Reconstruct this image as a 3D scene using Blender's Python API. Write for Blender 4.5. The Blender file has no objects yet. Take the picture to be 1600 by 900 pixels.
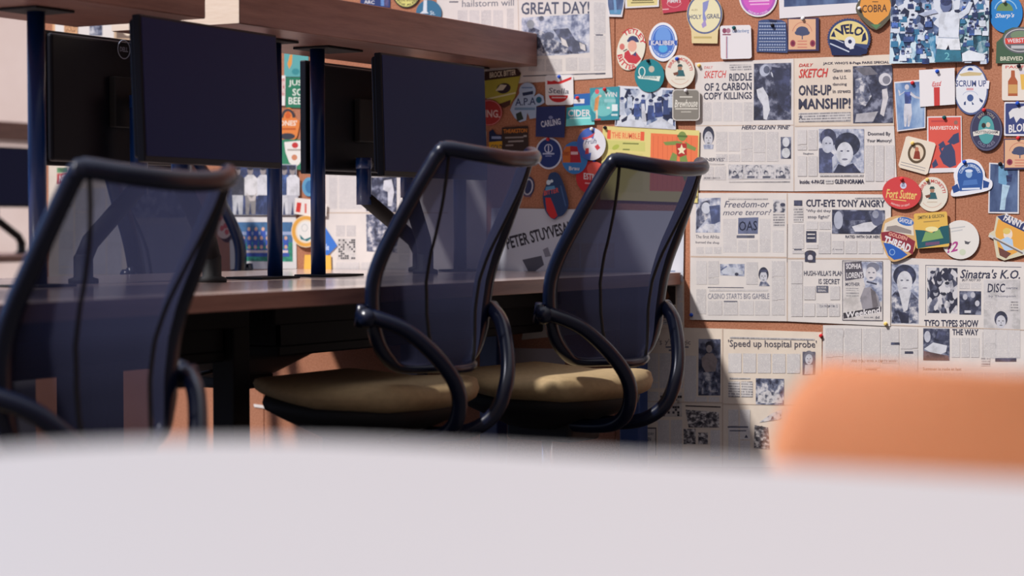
import bpy, bmesh, math, random
from mathutils import Vector, Matrix
from math import sin, cos, pi, radians as R

SC = bpy.context.scene
COL = SC.collection

# ------------------------------------------------------------------ camera
FPX = 3200.0
YAW, PITCH, ROLL = R(29.16), R(1.634), R(-0.13)
CAM = Vector((0, -5.2, 0.865))
fw = Vector((-sin(YAW)*cos(PITCH), cos(YAW)*cos(PITCH), -sin(PITCH)))
rt0 = Vector((cos(YAW), sin(YAW), 0))
up0 = rt0.cross(fw)
rt = rt0*cos(ROLL) + up0*sin(ROLL)
up = up0*cos(ROLL) - rt0*sin(ROLL)
cd = bpy.data.cameras.new('camera')
cam = bpy.data.objects.new('camera', cd)
COL.objects.link(cam)
cam.matrix_world = Matrix(((rt.x, up.x, -fw.x, CAM.x), (rt.y, up.y, -fw.y, CAM.y), (rt.z, up.z, -fw.z, CAM.z), (0, 0, 0, 1)))
cd.sensor_width = 36
cd.lens = FPX/1600*36
cd.clip_start = 0.05
cd.clip_end = 60
cd.dof.use_dof = True
cd.dof.focus_distance = 5.2
cd.dof.aperture_fstop = 2.8
SC.camera = cam

# ------------------------------------------------------------------ light
w = bpy.data.worlds.new('room_light')
SC.world = w
w.use_nodes = True
nt = w.node_tree
bg = nt.nodes['Background']
tc = nt.nodes.new('ShaderNodeTexCoord')
sx = nt.nodes.new('ShaderNodeSeparateXYZ')
cr = nt.nodes.new('ShaderNodeValToRGB')
mr = nt.nodes.new('ShaderNodeMapRange')
mr.inputs['From Min'].default_value = -1
mr.inputs['From Max'].default_value = 1
nt.links.new(tc.outputs['Generated'], sx.inputs[0])
nt.links.new(sx.outputs['X'], mr.inputs['Value'])
nt.links.new(mr.outputs[0], cr.inputs[0])
cr.color_ramp.elements[0].color = (0.26, 0.42, 0.85, 1)
cr.color_ramp.elements[1].color = (0.085, 0.065, 0.075, 1)
cr.color_ramp.elements.new(0.45).color = (0.34, 0.26, 0.23, 1)
# brighter overhead, as under a lit ceiling
zp = nt.nodes.new('ShaderNodeMath'); zp.operation = 'MAXIMUM'; zp.inputs[1].default_value = 0.0
nt.links.new(sx.outputs['Z'], zp.inputs[0])
z3 = nt.nodes.new('ShaderNodeMath'); z3.operation = 'POWER'; z3.inputs[1].default_value = 3.0
nt.links.new(zp.outputs[0], z3.inputs[0])
ov = nt.nodes.new('ShaderNodeMix'); ov.data_type = 'RGBA'; ov.blend_type = 'ADD'
nt.links.new(z3.outputs[0], ov.inputs['Factor'])
nt.links.new(cr.outputs[0], ov.inputs['A'])
ov.inputs['B'].default_value = (0.80, 0.86, 0.98, 1)
nt.links.new(ov.outputs['Result'], bg.inputs[0])
bg.inputs[1].default_value = 1.0

sd = bpy.data.lights.new('sun', 'SUN')
sd.energy = 4.75
sd.angle = R(4.0)
sd.color = (1.0, 0.96, 0.93)
sun = bpy.data.objects.new('sun', sd)
COL.objects.link(sun)
SUN = Vector((0.40, 0.50, -0.78)).normalized()
sun.rotation_euler = SUN.to_track_quat('-Z', 'Y').to_euler()
sun.location = (-4, -4, 6)

SC.view_settings.view_transform = 'Standard'
SC.view_settings.look = 'None'
SC.view_settings.exposure = 0.0
SC.view_settings.gamma = 1.0
SC.view_settings.use_curve_mapping = False

# ------------------------------------------------------------------ helpers
def px_ray(x, y):
    return fw + rt*((x-800)/FPX) - up*((y-450)/FPX)
def on_wall(x, y, Y=0.0):
    d = px_ray(x, y)
    return CAM + d*((Y-CAM.y)/d.y)
def lin(c):
    c = c/255.0
    return c/12.92 if c <= 0.04045 else ((c+0.055)/1.055)**2.4
MATS = {}
def mat(name, rgb, rough=0.6, metal=0.0, spec=0.5):
    key = ('p', name)
    if key in MATS:
        return MATS[key]
    m = bpy.data.materials.new(name)
    m.use_nodes = True
    b = m.node_tree.nodes['Principled BSDF']
    b.inputs['Base Color'].default_value = (lin(rgb[0]), lin(rgb[1]), lin(rgb[2]), 1)
    b.inputs['Roughness'].default_value = rough
    b.inputs['Metallic'].default_value = metal
    b.inputs['Specular IOR Level'].default_value = spec
    MATS[key] = m
    return m
def ink(c):
    if not isinstance(c, tuple):
        return c
    return mat('ink_%d_%d_%d' % c, c, 0.55, 0, 0.3)
def nodes_mat(name):
    m = bpy.data.materials.new(name)
    m.use_nodes = True
    t = m.node_tree
    return m, t, t.nodes['Principled BSDF'], t.nodes.new('ShaderNodeTexCoord')
def ramp(t, stops, interp='LINEAR'):
    r_ = t.nodes.new('ShaderNodeValToRGB')
    r_.color_ramp.interpolation = interp
    e = r_.color_ramp.elements
    while len(e) < len(stops):
        e.new(0.5)
    for k, (p, c) in enumerate(stops):
        e[k].position = p
        e[k].color = (lin(c[0]), lin(c[1]), lin(c[2]), 1)
    return r_
def noise(t, vec, scale, detail=4, rough=0.6):
    n = t.nodes.new('ShaderNodeTexNoise')
    n.inputs['Scale'].default_value = scale
    n.inputs['Detail'].default_value = detail
    n.inputs['Roughness'].default_value = rough
    t.links.new(vec, n.inputs['Vector'])
    return n
def mapping(t, vec, scale=(1, 1, 1), loc=(0, 0, 0), rot=(0, 0, 0)):
    m = t.nodes.new('ShaderNodeMapping')
    m.inputs['Scale'].default_value = scale
    m.inputs['Location'].default_value = loc
    m.inputs['Rotation'].default_value = rot
    t.links.new(vec, m.inputs['Vector'])
    return m.outputs[0]

def wood_mat(name, c1, c2, axis_scale, rough=0.45):
    m, t, b, tcn = nodes_mat(name)
    v = mapping(t, tcn.outputs['Object'], axis_scale)
    n = noise(t, v, 6, 6, 0.65)
    r_ = ramp(t, [(0.3, c1), (0.7, c2)])
    t.links.new(n.outputs['Fac'], r_.inputs[0])
    t.links.new(r_.outputs[0], b.inputs['Base Color'])
    b.inputs['Roughness'].default_value = rough
    bp = t.nodes.new('ShaderNodeBump')
    bp.inputs['Strength'].default_value = 0.08
    t.links.new(n.outputs['Fac'], bp.inputs['Height'])
    t.links.new(bp.outputs[0], b.inputs['Normal'])
    return m
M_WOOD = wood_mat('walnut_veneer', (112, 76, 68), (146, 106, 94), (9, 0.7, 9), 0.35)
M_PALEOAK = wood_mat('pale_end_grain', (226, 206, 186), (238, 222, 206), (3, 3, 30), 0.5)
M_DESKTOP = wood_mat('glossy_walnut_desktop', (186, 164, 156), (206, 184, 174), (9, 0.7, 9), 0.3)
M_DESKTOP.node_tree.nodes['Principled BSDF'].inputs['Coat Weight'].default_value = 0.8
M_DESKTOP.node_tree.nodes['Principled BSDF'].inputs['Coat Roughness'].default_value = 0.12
def cork_mat():
    m, t, b, tcn = nodes_mat('cork')
    n = noise(t, tcn.outputs['Object'], 230, 3, 0.7)
    n2 = noise(t, tcn.outputs['Object'], 3, 3, 0.5)
    r_ = ramp(t, [(0.3, (158, 102, 76)), (0.55, (188, 130, 102)), (0.75, (202, 148, 118))])
    mx = t.nodes.new('ShaderNodeMix')
    mx.data_type = 'RGBA'
    mx.blend_type = 'MULTIPLY'
    mx.inputs['Factor'].default_value = 0.35
    r2 = ramp(t, [(0.35, (205, 190, 185)), (0.65, (255, 255, 255))])
    t.links.new(n.outputs['Fac'], r_.inputs[0])
    t.links.new(n2.outputs['Fac'], r2.inputs[0])
    t.links.new(r_.outputs[0], mx.inputs['A'])
    t.links.new(r2.outputs[0], mx.inputs['B'])
    t.links.new(mx.outputs['Result'], b.inputs['Base Color'])
    b.inputs['Roughness'].default_value = 0.9
    b.inputs['Specular IOR Level'].default_value = 0.15
    bp = t.nodes.new('ShaderNodeBump')
    bp.inputs['Strength'].default_value = 0.2
    bp.inputs['Distance'].default_value = 0.002
    t.links.new(n.outputs['Fac'], bp.inputs['Height'])
    t.links.new(bp.outputs[0], b.inputs['Normal'])
    return m
M_CORK = cork_mat()
def plain_noise(name, c1, c2, scale, rough=0.7):
    m, t, b, tcn = nodes_mat(name)
    n = noise(t, tcn.outputs['Object'], scale, 4, 0.6)
    r_ = ramp(t, [(0.35, c1), (0.65, c2)])
    t.links.new(n.outputs['Fac'], r_.inputs[0])
    t.links.new(r_.outputs[0], b.inputs['Base Color'])
    b.inputs['Roughness'].default_value = rough
    return m
M_PAPER = plain_noise('newsprint_paper', (224, 217, 212), (214, 208, 205), 9, 0.85)
M_PAPER_OLD = plain_noise('yellowed_newsprint', (226, 212, 196), (214, 200, 186), 9, 0.85)
M_FOLD_SHADE = mat('fold_shade', (196, 176, 160), 0.85)  # crease shading painted as thin tan strips on flat sheets
def column_mat(name, dark, paper, line=0.0034):
    m, t, b, tcn = nodes_mat(name)
    sp = t.nodes.new('ShaderNodeSeparateXYZ')
    t.links.new(tcn.outputs['Object'], sp.inputs[0])
    def mth(op, a, bb=None):
        n = t.nodes.new('ShaderNodeMath')
        n.operation = op
        for k, q in enumerate((a, bb)):
            if q is None:
                continue
            if isinstance(q, (int, float)):
                n.inputs[k].default_value = q
            else:
                t.links.new(q, n.inputs[k])
        return n.outputs[0]
    rows = mth('DIVIDE', sp.outputs['Z'], line)
    fr = mth('FRACT', rows)
    on = mth('LESS_THAN', fr, 0.6)
    rowid = mth('FLOOR', rows)
    cmb = t.nodes.new('ShaderNodeCombineXYZ')
    t.links.new(mth('MULTIPLY', sp.outputs['X'], 420), cmb.inputs[0])
    t.links.new(mth('MULTIPLY', rowid, 7.3), cmb.inputs[2])
    n = noise(t, cmb.outputs[0], 1.0, 2, 0.5)
    wd = mth('GREATER_THAN', n.outputs['Fac'], 0.42)
    n3 = noise(t, tcn.outputs['Object'], 40, 2, 0.5)
    k = mth('MULTIPLY', mth('MULTIPLY', on, wd), mth('ADD', 0.15, mth('MULTIPLY', n3.outputs['Fac'], 0.9)))
    mx = t.nodes.new('ShaderNodeMix')
    mx.data_type = 'RGBA'
    t.links.new(k, mx.inputs['Factor'])
    mx.inputs['A'].default_value = (lin(paper[0]), lin(paper[1]), lin(paper[2]), 1)
    mx.inputs['B'].default_value = (lin(dark[0]), lin(dark[1]), lin(dark[2]), 1)
    t.links.new(mx.outputs['Result'], b.inputs['Base Color'])
    b.inputs['Roughness'].default_value = 0.85
    return m
M_COLUMN = column_mat('newsprint_column', (170, 166, 170), (214, 209, 207))
M_COLUMN2 = column_mat('newsprint_column_pale', (186, 182, 185), (215, 210, 208), 0.004)
M_SMALL = column_mat('newsprint_small_heading', (70, 70, 84), (210, 205, 203), 0.007)
def photo_mat(name, dark, midc, light, scale, stretch=(1, 1, 1), seed=0, vor=False):
    m, t, b, tcn = nodes_mat(name)
    v = mapping(t, tcn.outputs['Object'], stretch, (seed*1.7, 0, seed*0.9))
    n = noise(t, v, scale, 5, 0.62)
    src = n.outputs['Fac']
    if vor:
        vo = t.nodes.new('ShaderNodeTexVoronoi')
        vo.inputs['Scale'].default_value = scale*1.6
        t.links.new(v, vo.inputs['Vector'])
        sp = t.nodes.new('ShaderNodeSeparateColor')
        t.links.new(vo.outputs['Color'], sp.inputs[0])
        mm = t.nodes.new('ShaderNodeMix')
        mm.inputs['Factor'].default_value = 0.55
        t.links.new(n.outputs['Fac'], mm.inputs['A'])
        t.links.new(sp.outputs[0], mm.inputs['B'])
        src = mm.outputs['Result']
    r_ = ramp(t, [(0.38, dark), (0.5, midc), (0.62, light)])
    t.links.new(src, r_.inputs[0])
    t.links.new(r_.outputs[0], b.inputs['Base Color'])
    b.inputs['Roughness'].default_value = 0.6
    return m
BL, MD, WH = (44, 46, 66), (104, 110, 134), (208, 206, 210)
P_DARK = photo_mat('press_photo_dark', (38, 40, 58), (62, 66, 90), (140, 144, 164), 30, (1, 1, 1), 1)
P_MIX = photo_mat('press_photo_mixed', BL, MD, WH, 42, (1, 1, 1), 2)
P_MIX2 = photo_mat('press_photo_group', BL, (98, 102, 124), WH, 60, (1, 1, 0.6), 3, True)
P_LIGHT = photo_mat('press_photo_light', (104, 112, 140), (170, 176, 196), (214, 214, 220), 40, (1, 1, 1), 4)
P_CROWD = photo_mat('crowd_photo', (26, 34, 66), (96, 118, 160), (214, 220, 230), 38, (1, 1, 0.75), 5, True)
P_CROWDB = photo_mat('crowd_photo_cyan', (20, 56, 96), (74, 146, 186), (206, 226, 236), 40, (1, 1, 0.6), 6, True)
P_CROWDG = photo_mat('crowd_photo_teal', (20, 60, 78), (60, 120, 140), (196, 214, 220), 44, (1, 1, 0.6), 7, True)
P_BLUE = photo_mat('blue_photo', (52, 74, 122), (104, 136, 184), (168, 192, 220), 9, (1, 1, 0.5), 8)
P_NAVY = photo_mat('navy_photo', (40, 54, 88), (58, 76, 116), (96, 118, 158), 8, (1, 1, 0.5), 9)
P_SCRIB = photo_mat('cartoon_strip', (70, 74, 92), (196, 194, 198), (212, 208, 208), 75, (1, 1, 1), 10)
P_SCRIBD = photo_mat('brush_lettering', (40, 38, 46), (110, 104, 108), (212, 206, 202), 70, (1, 1, 1.4), 11)

def tag(o, label=None, cat=None, group=None, kind=None):
    if label: o['label'] = label
    if cat: o['category'] = cat
    if group: o['group'] = group
    if kind: o['kind'] = kind
    return o
def empty(name, loc, rz=0.0):
    o = bpy.data.objects.new(name, None)
    o.empty_display_size = 0.1
    o.location = loc
    o.rotation_euler = (0, 0, rz)
    COL.objects.link(o)
    return o
def build(name, bm, m, parent=None, smooth=False, loc=None):
    me = bpy.data.meshes.new(name)
    bmesh.ops.recalc_face_normals(bm, faces=bm.faces)
    bm.to_mesh(me)
    bm.free()
    for q in (m if isinstance(m, (list, tuple)) else [m]):
        me.materials.append(q)
    if smooth:
        for p in me.polygons:
            p.use_smooth = True
    o = bpy.data.objects.new(name, me)
    COL.objects.link(o)
    if parent is not None:
        o.parent = parent
    if loc is not None:
        o.location = loc
    return o
def box(bm, x0, x1, y0, y1, z0, z1, bev=0.0, seg=2, mi=0):
    b2 = bmesh.new()
    bmesh.ops.create_cube(b2, size=1)
    for v in b2.verts:
        v.co = Vector(((x0+x1)/2+v.co.x*(x1-x0), (y0+y1)/2+v.co.y*(y1-y0), (z0+z1)/2+v.co.z*(z1-z0)))
    if bev:
        bmesh.ops.bevel(b2, geom=b2.edges[:], offset=bev, segments=seg, affect='EDGES', profile=0.5)
    join(bm, b2, mi)
def join(bm, b2, mi=0):
    vm = {}
    for v in b2.verts:
        vm[v] = bm.verts.new(v.co)
    for f in b2.faces:
        try:
            g = bm.faces.new([vm[v] for v in f.verts])
            g.material_index = mi
        except ValueError:
            pass
    b2.free()
def spline(pts, n=8, closed=False):
    P = [Vector(p) for p in pts]
    out = []
    N = len(P)
    rng = N if closed else N-1
    for i in range(rng):
        p1 = P[i]
        p2 = P[(i+1) % N]
        p0 = P[i-1] if (closed or i > 0) else p1*2-p2
        p3 = P[(i+2) % N] if (closed or i+2 < N) else p2*2-p1
        for k in range(n):
            t = k/n
            out.append(0.5*((2*p1)+(-p0+p2)*t+(2*p0-5*p1+4*p2-p3)*t*t+(-p0+3*p1-3*p2+p3)*t**3))
    if not closed:
        out.append(P[-1])
    return out
def tube(bm, pts, r, seg=12, closed=False, r2=None, normal=None, caps=True):
    """sweep an ellipse (r along the in-plane side, r2 along the given normal)"""
    P = [Vector(p) for p in pts]
    N = len(P)
    rings = []
    prev = None
    for i in range(N):
        a = P[i-1] if (closed or i > 0) else P[i]
        b = P[(i+1) % N] if (closed or i < N-1) else P[i]
        t = (b-a).normalized()
        if normal is not None:
            nn = normal(i) if callable(normal) else Vector(normal)
        elif prev is not None:
            nn = prev
        else:
            nn = Vector((0, 0, 1)) if abs(t.z) < 0.9 else Vector((1, 0, 0))
        nn = (nn - t*nn.dot(t)).normalized()
        prev = nn
        s = t.cross(nn)
        ri = r[i] if isinstance(r, (list, tuple)) else r
        rb = r2 if r2 is not None else ri
        rings.append([bm.verts.new(P[i]+s*(ri*cos(2*pi*k/seg))+nn*(rb*sin(2*pi*k/seg))) for k in range(seg)])
    for i in range(N if closed else N-1):
        A = rings[i]
        B = rings[(i+1) % N]
        for k in range(seg):
            bm.faces.new((A[k], A[(k+1) % seg], B[(k+1) % seg], B[k]))
    if not closed and caps:
        bm.faces.new(rings[0][::-1])
        bm.faces.new(rings[-1])
def lathe(bm, prof, c=(0, 0), seg=24):
    rings = []
    for r_, z in prof:
        rings.append([bm.verts.new((c[0]+r_*cos(2*pi*k/seg), c[1]+r_*sin(2*pi*k/seg), z)) for k in range(seg)])
    for A, B in zip(rings, rings[1:]):
        for k in range(seg):
            bm.faces.new((A[k], A[(k+1) % seg], B[(k+1) % seg], B[k]))
    bm.faces.new(rings[0][::-1])
    bm.faces.new(rings[-1])
def copy_tree(o, parent=None):
    c = o.copy()
    COL.objects.link(c)
    if parent is not None:
        c.parent = parent
    for ch in list(o.children):
        copy_tree(ch, c)
    return c

M_BLACK = mat('black_plastic', (13, 15, 24), 0.45, 0, 0.2)
M_NAVY = mat('navy_black_metal', (8, 44, 98), 0.3, 0.0, 0.5)
M_FRAME = mat('glossy_navy_black_frame', (10, 19, 42), 0.27, 0.0, 0.5)
M_SCREEN = mat('dark_screen', (11, 27, 72), 0.5, 0.0, 0.15)
M_CHROME = mat('chrome', (190, 190, 195), 0.2, 1.0)
M_MATTEBLACK = mat('matte_black', (14, 14, 17), 0.7)
M_SEAT = plain_noise('olive_beige_fabric', (152, 130, 94), (166, 142, 104), 60, 0.8)
M_RUBBER = mat('black_rubber', (16, 16, 18), 0.8)

# ------------------------------------------------------------------ setting
M_FLOOR = plain_noise('dark_carpet', (52, 48, 48), (62, 57, 56), 120, 0.95)
M_PLASTER = plain_noise('beige_plaster', (206, 184, 173), (214, 194, 184), 2, 0.9)
bm = bmesh.new(); box(bm, -12, 4, -7, 8, -0.1, 0.0)
tag(build('floor', bm, M_FLOOR), kind='structure')
# back wall clad in cork, hairline joints between the panels
joints = [-4.73, -3.79, on_wall(961, 80).x, on_wall(1493, 360).x, -0.42, 0.8]
bm = bmesh.new()
for k in range(5):
    box(bm, joints[k]+0.0008, joints[k+1]-0.0008, 0.0, 0.03, 0.0, 2.44, 0.0012, 1)
box(bm, -4.73, 0.8, 0.031, 0.18, 0, 2.6, 0, 1, 1)
tag(build('wall_back', bm, [M_CORK, M_PLASTER]), kind='structure')
bm = bmesh.new(); box(bm, -12, 4, 7.0, 7.15, 0, 2.9)
tag(build('wall_far', bm, M_PLASTER), kind='structure')
# ------------------------------------------------------------------ desks
def desk(label, y0, y1, near=True, legs=()):
    d = empty('office_desk', ((-2.68 if near else -3.33), (y0+y1)/2, 0))
    tag(d, label, 'desk', 'bench desks in a double row')
    cx, cy = d.location.x, d.location.y
    bm = bmesh.new()
    hx = 0.32
    box(bm, -hx, hx, y0-cy, y1-cy, 0.711, 0.745, 0.0015, 2)
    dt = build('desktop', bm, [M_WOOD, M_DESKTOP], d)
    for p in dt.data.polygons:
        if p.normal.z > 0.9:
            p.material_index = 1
    for (lx, ly) in legs:
        bm = bmesh.new()
        box(bm, lx-0.03-cx, lx+0.03-cx, ly-0.03-cy, ly+0.03-cy, 0.0, 0.71, 0.004, 2)
        build('leg', bm, M_NAVY if ly > -1 else M_MATTEBLACK, d)
    bm = bmesh.new()
    s = -1 if near else 1
    box(bm, s*0.05-0.02, s*0.05+0.02, y0-cy+0.05, y1-cy-0.05, 0.65, 0.71, 0.003, 1)
    build('frame_rail', bm, M_MATTEBLACK, d)
    # cable tray hung under the top
    bm = bmesh.new()
    ty0, ty1 = y0-cy+0.12, y1-cy-0.08
    xa, xb = (-0.26, -0.07) if near else (0.07, 0.26)
    box(bm, xa, xb, ty0, ty1, 0.575, 0.6, 0.004, 1)
    box(bm, xa, xa+0.008, ty0, ty1, 0.6, 0.70)
    box(bm, xb-0.008, xb, ty0, ty1, 0.6, 0.70)
    box(bm, xa, xb, ty0, ty0+0.008, 0.6, 0.70)
    box(bm, xa, xb, ty1-0.008, ty1, 0.6, 0.70)
    build('cable_tray', bm, M_MATTEBLACK, d)
    return d
desk('walnut topped desk meeting the newspaper wall, near side', -1.489, -0.008, True, ((-2.48, -0.06), (-2.93, -0.06)))
desk('walnut topped desk behind the leftmost mesh chair, near side', -2.985, -1.4895, True, ((-2.76, -1.535), (-2.5, -2.93), (-2.93, -2.93)))
desk('walnut topped desk meeting the newspaper wall, far side', -1.489, -0.008, False, ((-3.2, -0.06), (-3.2, -1.44)))
desk('walnut topped desk on the far side at the left edge of the photo', -2.985, -1.4895, False, ((-3.2, -1.55), (-3.6, -2.93), (-3.2, -2.93)))

# ------------------------------------------------------------------ overhead shelves
def shelf(label, y0, y1, posts):
    cy = (y0+y1)/2
    s = empty('overhead_shelf', (-3.0, cy, 0.745))
    tag(s, label, 'shelf', 'thick wooden shelves above the desks')
    bm = bmesh.new()
    box(bm, -0.187, 0.187, y0-cy, y1-cy, 0.589, 0.683, 0.002, 1)
    build('shelf_board', bm, M_WOOD, s)
    bm = bmesh.new()
    box(bm, -0.186, 0.186, y0-cy-0.0022, y0-cy-0.0001, 0.590, 0.682, 0.0005, 1)
    cp = build('end_cap', bm, M_PALEOAK, s)
    cp['label'] = 'pale wood end of the shelf board'
    for (py, a, b_) in posts:
        bm = bmesh.new()
        lathe(bm, [(0.019, 0.006), (0.019, 0.583)], (0.0, py-cy), 24)
        p = build('post', bm, M_NAVY, s, True)
        for z0 in (0.0005, 0.583):
            bm = bmesh.new()
            box(bm, -0.055, 0.055, py-cy-a, py-cy+b_, z0, z0+0.0055, 0.001, 1)
            build('base_plate' if z0 < 0.1 else 'top_plate', bm, M_MATTEBLACK, p)
    return s
shelf('thick walnut overhead shelf whose end touches the newspapers on the wall', -1.424, -0.006, ((-1.034, 0.13, 0.03), (-0.845, 0.03, 0.13), (-0.13, 0.03, 0.08)))
shelf('thick walnut overhead shelf cut by the top left corner of the photo', -2.95, -1.55, ((-1.89, 0.06, 0.06), (-2.75, 0.06, 0.06)))

# ------------------------------------------------------------------ monitors and arms
def text_mesh(s, bold=0.0, shear=0.0, space=1.0):
    key = ('t', s, bold, shear, space)
    if key in MATS:
        return MATS[key]
    cu = bpy.data.curves.new('t', 'FONT')
    cu.body = s
    cu.size = 1.0
    cu.offset = bold
    cu.shear = shear
    cu.space_character = space
    cu.resolution_u = 2
    o = bpy.data.objects.new('t', cu)
    COL.objects.link(o)
    dg = bpy.context.evaluated_depsgraph_get()
    dg.update()
    me = bpy.data.meshes.new_from_object(o.evaluated_get(dg))
    vs = [(v.co.x, v.co.y) for v in me.vertices]
    fs = [tuple(p.vertices) for p in me.polygons]
    bpy.data.objects.remove(o)
    bpy.data.meshes.remove(me)
    bpy.data.curves.remove(cu)
    if not vs:
        vs = [(0, 0), (1, 0), (1, 1)]; fs = []
    x0 = min(v[0] for v in vs); x1 = max(v[0] for v in vs)
    y0 = min(v[1] for v in vs); y1 = max(v[1] for v in vs)
    vs = [((x-x0)/max(1e-6, x1-x0), (y-y0)/max(1e-6, y1-y0)) for x, y in vs]
    MATS[key] = (vs, fs)
    return vs, fs

def monitor(label, x, yc, face, rz=0.0, logo=False, tilt=0.0, zc=1.163):
    """face=+1: screen towards +X (the camera side)"""
    m = empty('monitor', (x, yc, zc), (0 if face > 0 else pi)+rz)
    tag(m, label, 'monitor', 'flat monitors over the desks')
    m.rotation_euler = (0, tilt, m.rotation_euler[2])
    bm = bmesh.new()
    box(bm, -0.012, 0.008, -0.265, 0.265, -0.155, 0.155, 0.003, 2)
    build('bezel', bm, M_BLACK, m)
    bm = bmesh.new()
    box(bm, 0.0081, 0.009, -0.259, 0.259, -0.142, 0.149)
    build('screen', bm, M_SCREEN, m)
    bm = bmesh.new()
    box(bm, -0.03, -0.0121, -0.255, 0.255, -0.146, 0.148, 0.008, 3)
    hb = build('back_housing', bm, M_BLACK, m)
    bm = bmesh.new()
    box(bm, -0.05, -0.0301, -0.055, 0.055, -0.06, 0.06, 0.003, 2)
    build('mounting_plate', bm, M_MATTEBLACK, m)
    if logo:
        bm = bmesh.new()
        ring = [(-0.0305, 0.022*cos(2*pi*k/40), 0.128+0.022*sin(2*pi*k/40)) for k in range(40)]
        tube(bm, ring, 0.0012, 6, True)
        vs, fs = text_mesh('DELL', 0.02, 0, 1.0)
        vv = [bm.verts.new((-0.0308, 0.015-0.030*a, 0.1225+0.011*b_)) for a, b_ in vs]
        for f in fs:
            bm.faces.new([vv[k] for k in f])
        lg = build('logo', bm, mat('logo_silver', (150, 160, 180), 0.4), m)
        lg['label'] = 'silver ring logo on the back of the monitor'
    return m
monitor('dark monitor facing us on the left, tall and right of the round pole', -2.79, -1.562, 1, 0.055, False, -0.04)
monitor('dark monitor facing us beside the beer mats, behind the middle chair', -2.80, -0.60, 1, 0.007, False, -0.03, 1.155)
monitor('monitor seen from behind with a silver ring logo', -3.235, -1.36, -1, 0.0, True, 0.0, 1.17)
monitor('monitor seen from behind through the pair of thin poles', -3.235, -0.312, -1, 0.0, False, 0.0, 1.174)

def monitor_arm(label, xm, ym, zm, xb, yb, zelb, side, ymon=None):
    a = empty('swivel_mount', (xb, yb, 0.7455))
    tag(a, label, 'monitor arm', 'black arms that carry the monitors')
    o = Vector((xb, yb, 0.7455))
    bm = bmesh.new()
    lathe(bm, [(0.034, 0.0), (0.034, 0.01), (0.022, 0.014), (0.022, 0.06), (0.018, 0.066)], (0, 0), 24)
    build('base_clamp', bm, M_MATTEBLACK, a, True)
    bm = bmesh.new()
    e = Vector((xm, ym, zelb)) - o
    tube(bm, [Vector((0, 0, 0.055)), Vector((0, 0, 0.075)).lerp(e, 0.12), e], 0.021, 14)
    build('lower_arm', bm, M_MATTEBLACK, a, True)
    bm = bmesh.new()
    top = Vector((xm, ym, zm)) - o
    tube(bm, [e+Vector((0, 0, -0.02)), e+Vector((0, 0, 0.05)), top], 0.021, 14)
    tube(bm, [top+Vector((0, 0, -0.015)), top+Vector((0, 0, 0.015))], 0.022, 12)
    build('upright', bm, M_NAVY, a, True)
    bm = bmesh.new()
    tube(bm, [top, top+Vector((side*0.4, (ymon-ym if ymon is not None else 0), 0)), top+Vector((side, (ymon-ym if ymon is not None else 0), 0))], 0.014, 12)
    build('tilt_head', bm, M_MATTEBLACK, a, True)
    return a
monitor_arm('black bent monitor arm under the rear-facing monitor, left of the middle chair', -3.135, -0.425, 1.05, -3.11, -0.17, 0.955, -0.065, -0.36)
monitor_arm('black monitor arm behind the monitor with the ring logo', -3.145, -1.38, 1.17, -3.11, -1.62, 0.97, -0.038, -1.345)
monitor_arm('black monitor arm holding the left dark screen from behind', -2.87, -1.57, 1.16, -2.9, -1.42, 0.97, 0.028)
monitor_arm('black monitor arm holding the right dark screen from behind', -2.88, -0.60, 1.155, -2.92, -0.45, 0.97, 0.028)

# ------------------------------------------------------------------ task chairs
def mesh_fabric(name, c, transp, c2):
    m = bpy.data.materials.new(name)
    m.use_nodes = True
    t = m.node_tree
    t.nodes.remove(t.nodes['Principled BSDF'])
    out = t.nodes['Material Output']
    tr = t.nodes.new('ShaderNodeBsdfTransparent')
    tr.inputs[0].default_value = (0.85, 0.87, 1, 1)
    df = t.nodes.new('ShaderNodeBsdfDiffuse')
    df.inputs[0].default_value = (lin(c[0]), lin(c[1]), lin(c[2]), 1)
    tl = t.nodes.new('ShaderNodeBsdfTranslucent')
    tl.inputs[0].default_value = (lin(c2[0]), lin(c2[1]), lin(c2[2]), 1)
    ad = t.nodes.new('ShaderNodeMixShader')
    ad.inputs[0].default_value = 0.45
    t.links.new(df.outputs[0], ad.inputs[1])
    t.links.new(tl.outputs[0], ad.inputs[2])
    mx = t.nodes.new('ShaderNodeMixShader')
    mx.inputs[0].default_value = transp
    t.links.new(ad.outputs[0], mx.inputs[1])
    t.links.new(tr.outputs[0], mx.inputs[2])
    t.links.new(mx.outputs[0], out.inputs[0])
    return m
M_MESH = mesh_fabric('blue_grey_chair_mesh', (26, 27, 38), 0.15, (62, 64, 88))

# back outline by height: z, x of the side edges, full width
PROF = [(0.545, 0.198, 0.25), (0.556, 0.193, 0.33), (0.58, 0.186, 0.415), (0.62, 0.180, 0.482), (0.68, 0.177, 0.522), (0.75, 0.184, 0.540), (0.81, 0.205, 0.535),
        (0.88, 0.242, 0.515), (0.96, 0.286, 0.480), (1.02, 0.318, 0.440), (1.055, 0.338, 0.418)]
SLIM = 1.0
def prof_at(z):
    for a, b in zip(PROF, PROF[1:]):
        if z <= b[0]:
            t = (z-a[0])/(b[0]-a[0])
            t = max(0, min(1, t))
            return a[1]+(b[1]-a[1])*t, a[2]+(b[2]-a[2])*t
    return PROF[-1][1], PROF[-1][2]
def back_pt(z, s, dz=True):
    """s in -1..1 across the back"""
    x, wd = prof_at(z)
    wd = 0.418+(wd-0.418)*SLIM if wd > 0.418 else wd
    wd -= 0.034+0.016*max(0.0, min(1.0, (z-0.58)/0.08, (1.0-z)/0.15))
    bulge = 0.062*(1-abs(s)**3)
    return Vector((x+bulge, s*wd/2, z))
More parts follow.
